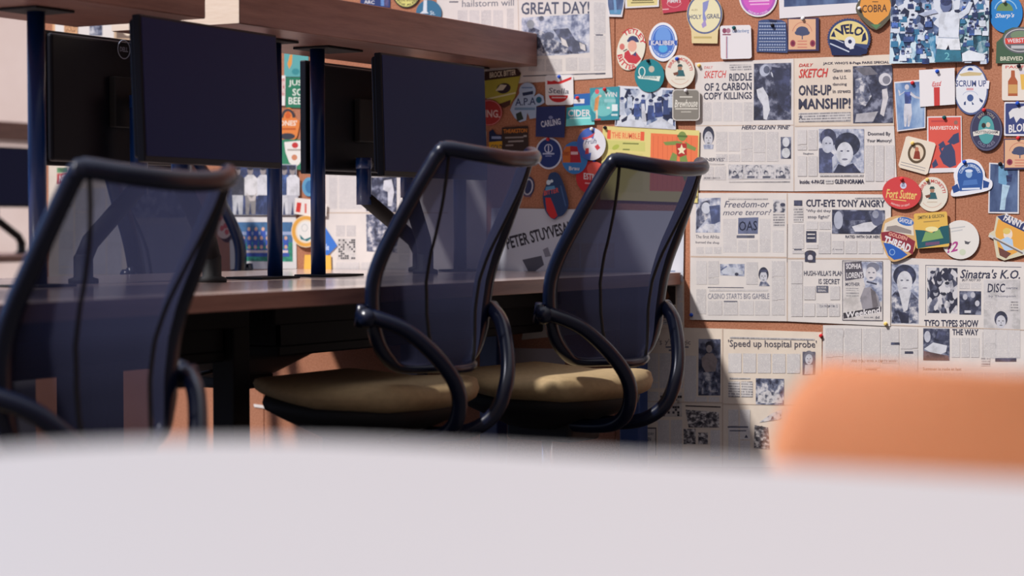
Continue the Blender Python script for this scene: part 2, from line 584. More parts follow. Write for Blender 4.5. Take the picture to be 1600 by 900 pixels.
def make_chair(label, group, slim=1.0):
    c = empty('office_chair', (0, 0, 0))
    tag(c, label, 'chair', group)
    global SLIM
    SLIM = slim
    ztop = lambda s: 1.041-0.018*(1-s*s)
    zbot = lambda s: 0.548+0.02*abs(s)**3
    # frame outline
    loop = []
    zs = [0.556, 0.58, 0.62, 0.68, 0.75, 0.81, 0.88, 0.95, 1.0, 1.026]
    for z in zs: loop.append(back_pt(z, -1))
    for k in range(9):
        s = -1+2*k/8
        p = back_pt(1.055, s); p.z = ztop(s); loop.append(p)
    for z in reversed(zs): loop.append(back_pt(z, 1))
    for k in range(1, 6):
        s = 1-2*k/6
        p = back_pt(0.548, s); p.z = zbot(s); loop.append(p)
    sm = spline(loop, 5, True)
    cen = sum(sm, Vector())/len(sm)
    bm = bmesh.new()
    def nrm(i):
        s = max(-1, min(1, sm[i].y/0.25))
        return Vector((1, -0.38*s, 0.32*(1 if sm[i].z > 0.8 else 0.1)))
    rr = [0.0185+0.009*max(0.0, min(1.0, (1.0-p.z)/0.15)) if p.z > 0.64 else 0.011+0.0165*max(0, (p.z-0.56)/0.08) for p in sm]
    tube(bm, sm, rr, 12, True, 0.017, nrm)
    build('back_frame', bm, M_FRAME, c, True)
    # mesh fabric
    bm = bmesh.new()
    NU, NV = 20, 26
    g = []
    for j in range(NV+1):
        row = []
        for i in range(NU+1):
            s = -1+2*i/NU
            zb, zt = zbot(s), ztop(s)
            z = zb+(zt-zb)*j/NV
            p = back_pt(z, s*0.985)
            row.append(bm.verts.new(p))
        g.append(row)
    for j in range(NV):
        for i in range(NU):
            bm.faces.new((g[j][i], g[j][i+1], g[j+1][i+1], g[j+1][i]))
    build('mesh_panel', bm, M_MESH, c, True)
    for sgn in (-1, 1):
        bm = bmesh.new()
        pts = []
        for k in range(21):
            t = k/20
            z = 1.03-(1.03-0.558)*t
            s = 0.92-0.46*(1-(1-min(1, t/0.75))**1.8)
            p = back_pt(z, sgn*s); p.x += 0.003
            pts.append(p)
        tube(bm, pts, 0.0055, 8, False, 0.003, (1, 0, 0))
        build('back_seam', bm, M_MATTEBLACK, c, True)
    # yoke tubes, pivots
    for sgn in (-1, 1):
        bm = bmesh.new()
        pts = [(0.178, sgn*0.255, 0.672), (0.20, sgn*0.256, 0.672), (0.252, sgn*0.208, 0.64), (0.30, sgn*0.148, 0.57), (0.318, sgn*0.108, 0.505),
               (0.30, sgn*0.085, 0.44), (0.25, sgn*0.065, 0.402), (0.17, sgn*0.052, 0.39), (0.08, sgn*0.05, 0.392)]
        tube(bm, spline(pts, 8), 0.0178, 14)
        build('back_support_tube', bm, M_FRAME, c, True)
        bm = bmesh.new()
        tube(bm, [(0.172, sgn*0.248, 0.668), (0.18, sgn*0.262, 0.672), (0.19, sgn*0.285, 0.676)], [0.02, 0.023, 0.018], 16)
        tube(bm, [(0.16, sgn*0.266, 0.655), (0.172, sgn*0.272, 0.7)], 0.012, 12)
        pv = build('pivot', bm, M_FRAME, c, True)
    # seat cushion
    bm = bmesh.new()
    NX, NY = 34, 30
    topg, botg = [], []
    for i in range(NX+1):
        u = -1+2*i/NX
        rowt, rowb = [], []
        for j in range(NY+1):
            v = -1+2*j/NY
            # squircle mapping
            x = u*math.sqrt(max(0, 1-0.42*v*v)); y = v*math.sqrt(max(0, 1-0.42*u*u))
            wx = 0.235; wy = 0.252
            e = max(abs(u), abs(v))
            rr_ = min(1.0, math.hypot(x, y)/0.98) if False else e
            th = 0.041*math.sqrt(max(0, 1-rr_**5))
            th *= 0.8+0.2*u
            zc = 0.481 + 0.004*(u*u) + 0.022*(-u if u < 0 else 0) + 0.006*v*v
            px_, py_ = x*wx/0.80*0.83+0.008, y*wy/0.80*0.83
            rowt.append(bm.verts.new((px_, py_, zc+th)))
            if e > 0.999:
                rowb.append(rowt[-1])
            else:
                rowb.append(bm.verts.new((px_, py_, zc-th*0.9)))
        topg.append(rowt); botg.append(rowb)
    for i in range(NX):
        for j in range(NY):
            bm.faces.new((topg[i][j], topg[i+1][j], topg[i+1][j+1], topg[i][j+1]))
            bm.faces.new((botg[i][j+1], botg[i+1][j+1], botg[i+1][j], botg[i][j]))
    build('seat_cushion', bm, M_SEAT, c, True)
    # shell under the seat
    bm = bmesh.new()
    rings = []
    for (f, z) in ((0.9, 0.468), (0.92, 0.452), (0.9, 0.436), (0.78, 0.42), (0.6, 0.40), (0.4, 0.378)):
        ring = []
        for k in range(40):
            a = 2*pi*k/40
            cx, sy = cos(a), sin(a)
            q = (abs(cx)**3.2+abs(sy)**3.2)**(-1/3.2)
            x = 0.225*q*cx*f; y = 0.24*q*sy*f
            dz = 0.022*(-x/0.23) if x < 0 else 0
            ring.append(bm.verts.new((x, y, z+dz)))
        rings.append(ring)
    for A, B in zip(rings, rings[1:]):
        for k in range(40):
            bm.faces.new((A[k], A[(k+1) % 40], B[(k+1) % 40], B[k]))
    bm.faces.new(rings[0]); bm.faces.new(rings[-1][::-1])
    build('seat_shell', bm, M_MATTEBLACK, c, True)
    bm = bmesh.new()
    box(bm, -0.08, 0.12, -0.07, 0.07, 0.345, 0.41, 0.012, 3)
    build('tilt_mechanism', bm, M_MATTEBLACK, c)
    bm = bmesh.new()
    tube(bm, [(-0.05, 0.06, 0.40), (-0.06, 0.2, 0.405), (-0.06, 0.27, 0.40)], 0.006, 8)
    build('lever', bm, M_BLACK, c, True)
    base = []
    bm = bmesh.new()
    lathe(bm, [(0.014, 0.2), (0.014, 0.425)], (0, 0), 20)
    base.append(build('gas_lift', bm, M_CHROME, c, True))
    bm = bmesh.new()
    lathe(bm, [(0.04, 0.07), (0.045, 0.09), (0.04, 0.13), (0.026, 0.14), (0.025, 0.22)], (0, 0), 24)
    base.append(build('base_hub', bm, M_BLACK, c, True))
    for k in range(5):
        a = 2*pi*k/5+0.3
        d = Vector((cos(a), sin(a), 0))
        bm = bmesh.new()
        tube(bm, [d*0.03+Vector((0, 0, 0.105)), d*0.16+Vector((0, 0, 0.095)), d*0.30+Vector((0, 0, 0.075))], [0.024, 0.02, 0.014], 10)
        leg = build('base_leg', bm, M_BLACK, c, True)
        bm = bmesh.new()
        n = Vector((-d.y, d.x, 0))
        for q in (-1, 1):
            p = d*0.30+Vector((0, 0, 0.028))
            tube(bm, [p+n*(q*0.008), p+n*(q*0.026)], 0.028, 16)
        tube(bm, [d*0.30+Vector((0, 0, 0.03)), d*0.30+Vector((0, 0, 0.075))], 0.007, 8)
        build('caster', bm, M_RUBBER, leg, True)
    return c
GN = 'black mesh task chairs at the desks'
def place(c, x, y, rz, dz=0.0, k=1.0):
    c.location = (x, y, 0)
    c.scale = (k, k, k)
    c.rotation_euler = (0, 0, rz)
    if dz:
        for ch in c.children:
            n = ch.name.split('.')[0]
            if n not in ('base_leg', 'base_hub', 'gas_lift'):
                ch.location.z = dz
proto = make_chair('mesh back task chair in the middle, in front of the dark right-hand screen', GN)
place(proto, -2.4637, -1.4460, 0.0, 0.0601, 0.935)
ch3 = copy_tree(proto); ch3['label'] = 'mesh back task chair nearest the newspaper wall, its top over the orange poster'
ch1 = make_chair('large blurred mesh back task chair at the left, nearest the camera', GN, 0.5)
ch4 = copy_tree(proto); ch4['label'] = 'far side task chair, blue back edge rising left of the pair of poles'
ch5 = copy_tree(proto); ch5['label'] = 'far side task chair whose blue back edge shows at the left margin'
place(ch3, -2.3370, -0.8395, -0.12, 0.0335, 0.95)
place(ch1, -2.3970, -2.6244, 0.0, -0.0208, 0.94)
place(ch4, -3.62, -0.36, pi-0.03, 0.0)
place(ch5, -3.62, -1.72, pi, 0.0)

# ------------------------------------------------------------------ foreground table and orange chair
def rounded_rect(x0, x1, y0, y1, r, n=10):
    pts = []
    for cx, cy, a0 in ((x1-r, y1-r, 0), (x0+r, y1-r, pi/2), (x0+r, y0+r, pi), (x1-r, y0+r, 1.5*pi)):
        for k in range(n+1):
            a = a0+pi/2*k/n
            pts.append((cx+r*cos(a), cy+r*sin(a)))
    return pts
def slab(bm, pts, z0, z1, bev=0.0):
    b2 = bmesh.new()
    lo = [b2.verts.new((x, y, z0)) for x, y in pts]
    hi = [b2.verts.new((x, y, z1)) for x, y in pts]
    n = len(pts)
    for k in range(n):
        b2.faces.new((lo[k], lo[(k+1) % n], hi[(k+1) % n], hi[k]))
    b2.faces.new(lo[::-1]); ft = b2.faces.new(hi)
    if bev:
        bmesh.ops.bevel(b2, geom=list(ft.edges), offset=bev, segments=3, affect='EDGES', profile=0.5)
    join(bm, b2)
t = empty('white_table', (-0.06, -4.53, 0))
tag(t, 'plain white table across the bottom of the photo, rounded corner at left', 'table')
bm = bmesh.new()
slab(bm, rounded_rect(-0.80, 0.80, -0.375, 0.373, 0.2), 0.708, 0.7362, 0.004)
M_WHITE = mat('white_laminate', (176, 173, 173), 0.5)
build('tabletop', bm, M_WHITE, t)
for x in (-0.66, 0.66):
    for y in (-0.26, 0.26):
        bm = bmesh.new()
        tube(bm, [(x, y, 0.7075), (x*1.05, y*1.08, 0.0)], [0.022, 0.014], 14)
        build('leg', bm, mat('pale_wood', (200, 165, 120), 0.5), t, True)
oc = empty('orange_chair', (-0.352, -3.6, 0.012), pi)
tag(oc, 'orange moulded plastic chair seen from behind, beyond the white table at right', 'chair')
M_ORANGE = mat('orange_plastic', (236, 164, 116), 0.42)
bm = bmesh.new()
# shell: profile in (y,z), the back is at +y... the sitter faces -y (the table)
prof = [(-0.24, 0.435), (-0.2, 0.448), (-0.1, 0.44), (0.05, 0.428), (0.14, 0.435), (0.185, 0.475), (0.212, 0.55), (0.228, 0.65), (0.235, 0.735), (0.236, 0.757)]
pr = [(p.x, p.y) for p in spline([(a, b, 0) for a, b in prof], 4)]
def shell_w(z, y):
    if z > 0.5:
        u = (z-0.5)/0.272
        return 0.225*(1-max(0, (u-0.62)/0.38)**2.6*0.30)
    return 0.225
rows = []
NS = 16
for (y, z) in pr:
    row = []
    for k in range(NS+1):
        s = -1+2*k/NS
        wv = shell_w(z, y)
        lift = 0.02*s*s if z < 0.46 else 0
        dy = -0.06*s*s if z > 0.5 else -0.06*s*s*max(0, (z-0.43)/0.07)
        row.append(bm.verts.new((s*wv, y+dy, z+lift)))
    rows.append(row)
fs = []
for A, B in zip(rows, rows[1:]):
    for k in range(NS):
        fs.append(bm.faces.new((A[k], A[k+1], B[k+1], B[k])))
bmesh.ops.solidify(bm, geom=bm.faces[:], thickness=0.008)
build('seat_shell', bm, M_ORANGE, oc, True)
for x in (-0.17, 0.17):
    for y, y2 in ((-0.15, -0.21), (0.13, 0.2)):
        bm = bmesh.new()
        tube(bm, [(x, y, 0.43), (x*1.2, y2, -0.012)], 0.012, 12)
        build('leg', bm, mat('pale_wood', (200, 165, 120), 0.5), oc, True)

# ------------------------------------------------------------------ second bench row far behind at the left
s2 = empty('overhead_shelf', (-7.62, 2.6, 0))
tag(s2, 'blurred brown shelf far back at the left edge behind the pole', 'shelf')
bm = bmesh.new(); box(bm, -0.187, 0.187, -0.75, 0.75, 1.334, 1.428, 0.003, 1); build('shelf_board', bm, M_WOOD, s2)
for y in (-0.6, 0.6):
    bm = bmesh.new(); lathe(bm, [(0.019, 0.746), (0.019, 1.334)], (0, y), 16); build('post', bm, M_NAVY, s2, True)
d2 = empty('office_desk', (-7.62, 2.6, 0))
tag(d2, 'blurred desk far back under the left background shelf', 'desk')
bm = bmesh.new(); box(bm, -0.64, 0.64, -0.75, 0.75, 0.711, 0.745, 0.003, 1); build('desktop', bm, M_WOOD, d2)
for x in (-0.58, 0.58):
    for y in (-0.7, 0.7):
        bm = bmesh.new(); box(bm, x-0.03, x+0.03, y-0.03, y+0.03, 0, 0.711, 0.003, 1); build('leg', bm, M_NAVY, d2)
monitor('dark monitor far back at the left edge below the background shelf', -7.38, 2.72, 1, 0, False, 0, 1.14)
monitor_arm('bent black monitor arm far back, below the background monitor', -7.47, 2.72, 1.14, -7.5, 2.95, 0.93, 0.03)

# ------------------------------------------------------------------ papers and mats pinned on the cork
# every outline is drawn in photo pixels and laid on the wall plane at its real size
PLACED = []
RNG = random.Random(11)
def tone(c):
    key = ('tone',)+c
    if key not in MATS:
        f = lambda k: tuple(max(0, min(255, int(a*k))) for a in c)
        lo = tuple(int(a+(20 if sum(c) < 300 else -26)) for a in c)
        MATS[key] = photo_mat('printed_tone_%d_%d_%d' % c, f(0.9), c, f(1.03) if sum(c) > 300 else f(1.4), 34, (1, 1, 1), len(MATS) % 17)
    return MATS[key]
class Item:
    def __init__(self, name, label, cat, group, outline, color, thick=0.0015, holes=None):
        self.name, self.label, self.cat, self.group = name, label, cat, group
        xs = [p[0] for p in outline]; ys = [p[1] for p in outline]
        self.bb = (min(xs), min(ys), max(xs), max(ys))
        lv = 0.0012
        for bb, top in PLACED:
            if bb[0] < self.bb[2]-1 and bb[2] > self.bb[0]+1 and bb[1] < self.bb[3]-1 and bb[3] > self.bb[1]+1:
                lv = max(lv, top+0.0006)
        self.lift = lv
        self.th = thick
        self.n = 0
        self.mats = []
        self.bm = bmesh.new()
        self.org = on_wall((self.bb[0]+self.bb[2])/2, (self.bb[1]+self.bb[3])/2, 0)
        # base with thickness
        mi = self.mi(color)
        fr = [self.v(x, y, self.th) for x, y in outline]
        bk = [self.v(x, y, 0) for x, y in outline]
        n = len(outline)
        f = self.bm.faces.new(fr); f.material_index = mi
        f = self.bm.faces.new(bk[::-1]); f.material_index = mi
        for k in range(n):
            f = self.bm.faces.new((fr[k], bk[k], bk[(k+1) % n], fr[(k+1) % n])); f.material_index = mi
    def v(self, x, y, h):
        return self.bm.verts.new(on_wall(x, y, -self.lift-h)-self.org)
    def mi(self, c):
        m = ink(c)
        if m not in self.mats:
            self.mats.append(m)
        return self.mats.index(m)
    def h(self):
        self.n += 1
        return self.th+0.000008*self.n+0.00003
    def poly(self, pts, c):
        if isinstance(c, tuple) and self.cat in ('newspaper', 'photo', 'postcard'):
            c = tone(c)
        h = self.h(); mi = self.mi(c)
        f = self.bm.faces.new([self.v(x, y, h) for x, y in pts]); f.material_index = mi
        return self
    def rect(self, x0, y0, x1, y1, c, s0=0.0, s1=None):
        """s0, s1: downward slant of the top and the bottom edge in px"""
        s1 = s0 if s1 is None else s1
        return self.poly([(x0, y0), (x1, y0+s0), (x1, y1+s1), (x0, y1)], c)
    def ell(self, cx, cy, rx, ry, c, rot=0.0, n=30, a0=0, a1=360):
        pts = ellipse(cx, cy, rx, ry, rot, n, a0, a1)
        return self.poly(pts, c)
    def ring(self, cx, cy, rx, ry, t, c, rot=0.0, n=36, a0=0, a1=360):
        h = self.h(); mi = self.mi(c)
        A = ellipse(cx, cy, rx, ry, rot, n, a0, a1); B = ellipse(cx, cy, rx-t, ry-t, rot, n, a0, a1)
        va = [self.v(x, y, h) for x, y in A]; vb = [self.v(x, y, h) for x, y in B]
        m = len(A)
        for k in range(m if abs(a1-a0) == 360 else m-1):
            f = self.bm.faces.new((va[k], va[(k+1) % m], vb[(k+1) % m], vb[k])); f.material_index = mi
        return self
    def line(self, x0, y0, x1, y1, wd, c):
        L = math.hypot(x1-x0, y1-y0) or 1
        nx, ny = -(y1-y0)/L*wd/2, (x1-x0)/L*wd/2
        return self.poly([(x0+nx, y0+ny), (x1+nx, y1+ny), (x1-nx, y1-ny), (x0-nx, y0-ny)], c)
    def glyphs(self, s, fn, c, bold, shear, space):
        vs, fs = text_mesh(s, bold, shear, space)
        h = self.h(); mi = self.mi(c)
        vv = [self.v(*fn(a, b), h) for a, b in vs]
        for f in fs:
            try:
                g = self.bm.faces.new([vv[k] for k in f]); g.material_index = mi
            except ValueError:
                pass
    def text(self, s, x0, y0, x1, y1, c=(58, 60, 80), bold=0.02, slope=0.0, shear=0.0, space=1.0, rot=None):
        """fills the box x0..x1, y0..y1; slope = px the right end drops"""
        if rot is None:
            self.glyphs(s, lambda a, b: (x0+(x1-x0)*a, y1+(y0-y1)*b+slope*a), c, bold*0.55, shear, space)
        else:
            cx, cy = (x0+x1)/2, (y0+y1)/2
            ca, sa = cos(R(rot)), sin(R(rot))
            def fn(a, b):
                dx = (x1-x0)*(a-0.5); dy = (y1-y0)*(0.5-b)
                return cx+dx*ca-dy*sa, cy+dx*sa+dy*ca
            self.glyphs(s, fn, c, bold, shear, space)
        return self
    def arc(self, s, cx, cy, rx, ry, a0, a1, hgt, c, bold=0.02, inside=False):
        """text on an ellipse, angles clockwise from the top; inside=True reads along the bottom"""
        def fn(a, b):
            t = R(a0+(a1-a0)*a)
            k = (b*hgt) if not inside else -(b*hgt)+hgt
            return cx+(rx+k)*sin(t), cy-(ry+k)*cos(t)
        self.glyphs(s, fn, c, bold, 0, 1.0)
        return self
    def cols(self, x0, y0, x1, y1, n=1, gap=2.2, s0=0.0, m=None):
        wd = (x1-x0-gap*(n-1))/n
        for k in range(n):
            a = x0+k*(wd+gap)
            t = k*(wd+gap)/max(1, x1-x0)*s0
            y = y0
            while y < y1-1:
                e = min(y1, y+RNG.uniform(22, 75))
                if y1-e < 3:
                    e = y1
                mm = m or (M_COLUMN if RNG.random() < 0.6 else M_COLUMN2)
                cut = wd*RNG.uniform(0.3, 0.9) if RNG.random() < 0.6 else 0
                self.poly([(a, y+t), (a+wd, y+t), (a+wd, e-1.6+t), (a, e-1.6+t)], mm)
                if e < y1:
                    self.poly([(a, e-1.6+t), (a+wd-cut, e-1.6+t), (a+wd-cut, e-0.5+t), (a, e-0.5+t)], mm)
                    if RNG.random() < 0.12 and m is None:
                        self.rect(a+wd*0.15, e-0.2+t, a+wd*0.8, e+1.6+t, INK2)
                        e += 2.2
                y = e
        return self
    def done(self):
        o = build(self.name, self.bm, self.mats)
        o.location = self.org
        tag(o, self.label, self.cat, self.group)
        PLACED.append((self.bb, self.lift+self.th+0.000008*self.n))
        return o
def ellipse(cx, cy, rx, ry, rot=0.0, n=36, a0=0, a1=360):
    ca, sa = cos(R(rot)), sin(R(rot))
    full = abs(a1-a0) >= 360
    out = []
    for k in range(n if full else n+1):
        t = R(a0+(a1-a0)*k/n)
        x, y = rx*cos(t), ry*sin(t)
        out.append((cx+x*ca-y*sa, cy+x*sa+y*ca))
    return out
def rrect(x0, y0, x1, y1, r=4, rot=0.0, slope=0.0):
    pts = []
    for cx, cy, b in ((x1-r, y1-r, 0), (x0+r, y1-r, 90), (x0+r, y0+r, 180), (x1-r, y0+r, 270)):
        for k in range(6):
            a = R(b+90*k/5)
            pts.append((cx+r*cos(a), cy+r*sin(a)))
    mx, my = (x0+x1)/2, (y0+y1)/2
    ca, sa = cos(R(rot)), sin(R(rot))
    pts = [(mx+(x-mx)*ca-(y-my)*sa, my+(x-mx)*sa+(y-my)*ca) for x, y in pts]
    return [(x, y+slope*(x-mx)/max(1, x1-x0)) for x, y in pts]
def smooth(pts, n=6):
    return [(p.x, p.y) for p in spline([(x, y, 0) for x, y in pts], n, True)]
GP = 'newspaper sheets pinned on the cork'
GM = 'beer mats pinned on the cork'
GF = 'photo prints pinned on the cork'
INK = (62, 64, 84)
INK2 = (96, 98, 114)
PAP = (214, 209, 207)
CREAM = (226, 220, 206)
WHT = (226, 222, 224)
def news(label, pts, m=None):
    return Item('newspaper_sheet', label, 'newspaper', GP, pts, m or M_PAPER, 0.0004)
def matt(label, pts, c):
    return Item('beer_mat', label, 'beer mat', GM, pts, c, 0.0014)
def face(it, cx, cy, w_, h_, hair=(50, 52, 70), skin=(196, 196, 204)):
    """a small printed head: hair, face, brows, eyes, mouth"""
    it.ell(cx, cy-h_*0.12, w_*0.60, h_*0.56, hair)
    it.ell(cx, cy+h_*0.08, w_*0.44, h_*0.46, skin)
    d = tuple(int(a*0.62) for a in skin)
    for q in (-1, 1):
        it.ell(cx+q*w_*0.18, cy+h_*0.02, w_*0.09, h_*0.045, d)
    it.ell(cx, cy+h_*0.33, w_*0.15, h_*0.045, d)
    it.poly([(cx, cy+h_*0.05), (cx+w_*0.06, cy+h_*0.2), (cx-w_*0.03, cy+h_*0.2)], d)
    return it

# ---- GREAT DAY! broadsheet
it = news('large broadsheet headed GREAT DAY! above the right end of the overhead shelf', [(680, -42), (948, -42), (957, 121.5), (815, 130), (690, 136)])
it.text('hailstorm will', 722, 0.5, 803, 11, (110, 112, 124), 0.01, -2)
it.rect(702, 2, 716, 4, (80, 82, 96)).cols(792, 13, 803, 60, 1).cols(715, 16, 786, 60, 4, 3)
it.text('GREAT DAY!', 814.5, 3.5, 921, 23, (84, 88, 108), 0.035, -1.5)
it.text('WHAT A', 830, -16, 905, -3, (84, 88, 108), 0.03, -1)
it.poly([(815, 27.5), (921, 21.5), (921.5, 82), (880, 86), (815, 88)], P_LIGHT)
it.poly([(826, 40), (846, 48), (866, 62), (900, 78), (905, 84), (850, 84), (824, 66)], P_MIX)
it.poly([(864, 46), (888, 44), (899, 62), (916, 70), (917, 80), (894, 82), (876, 64)], (84, 88, 108))
it.poly([(876, 58), (884, 63), (888, 74), (878, 70)], PAP).poly([(905, 66), (914, 70), (915, 80), (907, 76)], PAP)
it.ell(858, 56, 8, 6, (92, 96, 116)).ell(829, 38, 6, 7, (140, 144, 152)).ell(846, 29, 4, 4, (90, 94, 110))
it.cols(928, 4, 946, 112, 1, 2, 0).cols(884, 90, 922, 112, 2).cols(826, 92, 878, 113, 2)
it.line(817, 119, 946, 114.5, 1.6, (88, 90, 104)).line(930, 115.4, 946, 114.8, 2.4, (80, 82, 96)).line(808.5, -42, 812, 128, 0.8, M_FOLD_SHADE)
it.done()

# ---- tabloid spread, upper
it = news('upper tabloid spread with two red DAILY SKETCH mastheads', [(1086, 98), (1240, 91.5), (1392, 85), (1397, 196), (1402, 297), (1240, 299), (1088, 297.5), (1087, 200)])
it.poly([(1240, 91.5), (1392, 85), (1397, 196), (1242, 197)], M_PAPER_OLD)
RED = (206, 70, 66)
it.text('DAILY', 1100, 103.5, 1114, 107.5, RED, 0.02, -0.3, 0.3).text('SKETCH', 1100, 111, 1135, 122.5, RED, 0.03, -1, 0.3)
it.cols(1140, 101, 1174, 111.5, 1, 2, 0, M_SMALL)
it.text('RIDDLE', 1139.5, 115, 1175, 127, INK, 0.05, -1.2).text('OF 2 CARBON', 1100.5, 130, 1174.5, 142.5, INK, 0.05, -1.6).text('COPY KILLINGS', 1099.5, 144.5, 1175, 156, INK, 0.05, -1)
it.poly([(1178, 99.5), (1236.5, 98), (1236.5, 187.5), (1177.5, 188)], P_DARK)
it.ell(1195, 110, 8, 9.5, (176, 182, 200), 20).ell(1198, 109, 5, 6, (92, 98, 120))
it.poly([(1204, 112), (1214, 120), (1222, 127), (1217, 129), (1206, 119)], (196, 200, 212))
it.poly([(1182, 140), (1192, 136), (1200, 150), (1203, 172), (1198, 187), (1193, 186), (1192, 165), (1184, 152)], (206, 208, 216))
it.poly([(1205, 104), (1234, 108), (1234, 176), (1222, 170), (1212, 140)], (52, 56, 80))
it.cols(1098, 160, 1176, 191, 5)
it.line(1087, 196.5, 1240, 195.5, 1.3, M_FOLD_SHADE).line(1242, 197.5, 1397, 195.8, 1.8, M_FOLD_SHADE).line(1240.5, 92, 1240.5, 299, 1.4, M_FOLD_SHADE)
face(it, 1107, 215, 15, 26).poly([(1099, 226), (1115, 226), (1114, 233), (1100, 233)], P_LIGHT)
it.text("HERO GLENN 'FINE'", 1158.5, 195.5, 1235, 202.5, INK, 0.045, -0.4, 0.35)
it.cols(1119, 206, 1156, 238, 2).cols(1158, 206, 1216, 254, 3).cols(1119, 241, 1156, 254, 2)
it.rect(1219.8, 214, 1236, 248, P_DARK).ell(1228, 222, 5.5, 7.5, (204, 206, 212)).ell(1228, 239, 6.5, 8, (206, 208, 212))
it.text("'NERVES'", 1102, 246.5, 1132, 252, INK, 0.03).rect(1098, 255, 1132, 257.5, M_SMALL).cols(1098, 260, 1134, 283, 2)
it.rect(1138, 257, 1235, 280, (204, 200, 202))
for k in range(4):
    a = 1139+k*24.3
    it.rect(a, 258, a+22, 279, P_SCRIB).ell(a+9, 270, 3, 3.5, INK).ell(a+9.5, 271.5, 2.2, 2.6, (206, 204, 206)).rect(a+4, 275, a+16, 278.5, INK2)
it.rect(1139, 282.5, 1234, 285, M_SMALL).rect(1100, 277, 1125, 279.5, M_SMALL)
it.text('DAILY', 1248, 99.5, 1270.5, 104.5, RED, 0.03, -0.6, 0.3).text('SKETCH', 1248, 108, 1294, 122, RED, 0.04, -1.6, 0.3)
it.text("JACK WHO'S 8-Page PARIS SPECIAL", 1286, 97, 1389, 102, INK, 0.03, -2)
for y, q in ((113.5, 'Glenn sets'), (124.5, 'the U.S.'), (135.5, 'dancing'), (146, 'in streets')):
    it.text(q, 1301, y-6, 1329 if len(q) > 8 else 1323, y-0.5, (74, 74, 88), 0.02, -0.6)
it.text('ONE-UP', 1247.8, 133, 1299, 149.5, INK, 0.05, -0.8).text('MANSHIP!', 1247.8, 154, 1329, 171, INK, 0.05, -1.4)
it.rect(1248, 176, 1329, 191, M_SMALL, -1).text('A', 1248.5, 180, 1254, 187, INK, 0.03)
it.poly([(1332.5, 103.5), (1394, 101), (1395.5, 192), (1333, 192.5)], P_DARK)
it.ell(1345, 137, 8, 10, (156, 156, 166)).poly([(1336, 124), (1352, 120), (1362, 150), (1352, 166), (1337, 160)], P_MIX)
it.poly([(1334, 106), (1360, 104), (1372, 116), (1350, 118)], (112, 110, 120)).ell(1383, 124, 10, 10, (206, 204, 210)).ell(1385, 125, 6, 6.5, (128, 128, 140))
it.poly([(1378, 140), (1386, 138), (1388, 152), (1381, 182), (1375, 178), (1379, 156)], (208, 204, 208)).poly([(1338, 178), (1372, 174), (1364, 190), (1336, 191)], (176, 174, 180))
it.rect(1279.5, 201.5, 1350, 270, P_LIGHT)
it.poly([(1279.5, 270), (1279.5, 232), (1290, 230), (1303, 242), (1300, 270)], (74, 80, 110)).ell(1294, 216, 13, 15, (60, 64, 88)).ell(1293, 226, 9, 13, (190, 194, 208)).ell(1291, 224, 1.6, 1, INK).ell(1297, 224, 1.6, 1, INK)
it.ell(1324, 226, 20, 19, (46, 50, 70)).ell(1320, 240, 13, 18, (206, 208, 216)).ell(1315, 236, 2.2, 1.2, INK).ell(1325, 236, 2.2, 1.2, INK).ell(1320, 249, 4.5, 1.6, (120, 122, 140))
it.poly([(1302, 270), (1310, 256), (1320, 260), (1333, 255), (1345, 270)], (52, 56, 80)).poly([(1300, 246), (1306, 240), (1308, 254), (1301, 264)], (186, 190, 204))
it.text('Doomed By', 1356, 206, 1391, 213, (78, 80, 94), 0.02).text('Your Memory!', 1354, 217, 1393, 223.5, (78, 80, 94), 0.02)
it.cols(1352, 227, 1397, 285, 3).cols(1246, 203, 1277, 236, 2).cols(1246, 244, 1277, 277, 2).text('Daughters', 1255, 238.5, 1271, 242, INK2, 0.02)
it.cols(1281, 272, 1349, 277.5, 1, 2, 0, M_SMALL)
it.text('Inside: 4-PAGE', 1249.5, 281, 1288, 287, INK, 0.03).text('GLENNORAMA', 1304, 280, 1350, 287, INK, 0.045).rect(1290, 280.5, 1302, 287, M_SMALL)
it.done()

# ---- third spread (pop page), beneath the second one
it = news("tabloid spread headed Sinatra's K.O. at the right edge above the orange chair", [(1286, 508), (1384, 508), (1386, 402), (1410, 403), (1640, 411), (1640, 650), (1284, 650)])
it.rect(1393, 412.6, 1435.5, 505.5, P_LIGHT, 1, 0.5)
it.ell(1413.5, 431, 18, 17.5, (50, 54, 76)).ell(1413.5, 441, 12, 17.5, (210, 210, 216)).ell(1409, 438, 2.2, 1.2, INK2).ell(1418, 438, 2.2, 1.2, INK2).ell(1414, 450, 3.8, 1.4, (150, 148, 160))
it.poly([(1393, 505), (1393, 462), (1402, 452), (1410, 470), (1418, 478), (1424, 456), (1435, 468), (1435, 505)], P_MIX).poly([(1404, 454), (1423, 455), (1418, 484), (1412, 488)], (206, 206, 212)).poly([(1402, 486), (1420, 490), (1420, 505), (1408, 505)], (44, 46, 66))
it.rect(1446, 414, 1596, 415, INK2, 3).rect(1446, 414, 1446.8, 493, INK2)
it.text("Sinatra's K.O.", 1500, 420.5, 1594, 435, INK, 0.035, 1, 0.25)
it.rect(1449, 418, 1496, 489, P_MIX2, 1)
for cx, cy in ((1457, 428), (1468, 440), (1480, 445), (1462, 458), (1475, 462), (1487, 470)):
    it.ell(cx, cy, 3.6, 4.6, (176, 176, 186)).ell(cx, cy-2.6, 3.6, 2.6, (44, 46, 62))
it.text('BUT NOT SO', 1503, 435.5, 1532, 439.5, INK, 0.02, 0, 0.3).cols(1499, 442, 1533, 453, 2)
it.rect(1499, 454.6, 1533, 491.5, P_DARK, 0.5)
for cx, cy in ((1508, 464), (1520, 461), (1527, 474)):
    it.ell(cx, cy, 3.6, 4.6, (186, 186, 196))
it.rect(1507, 485, 1517, 489, (200, 200, 208))
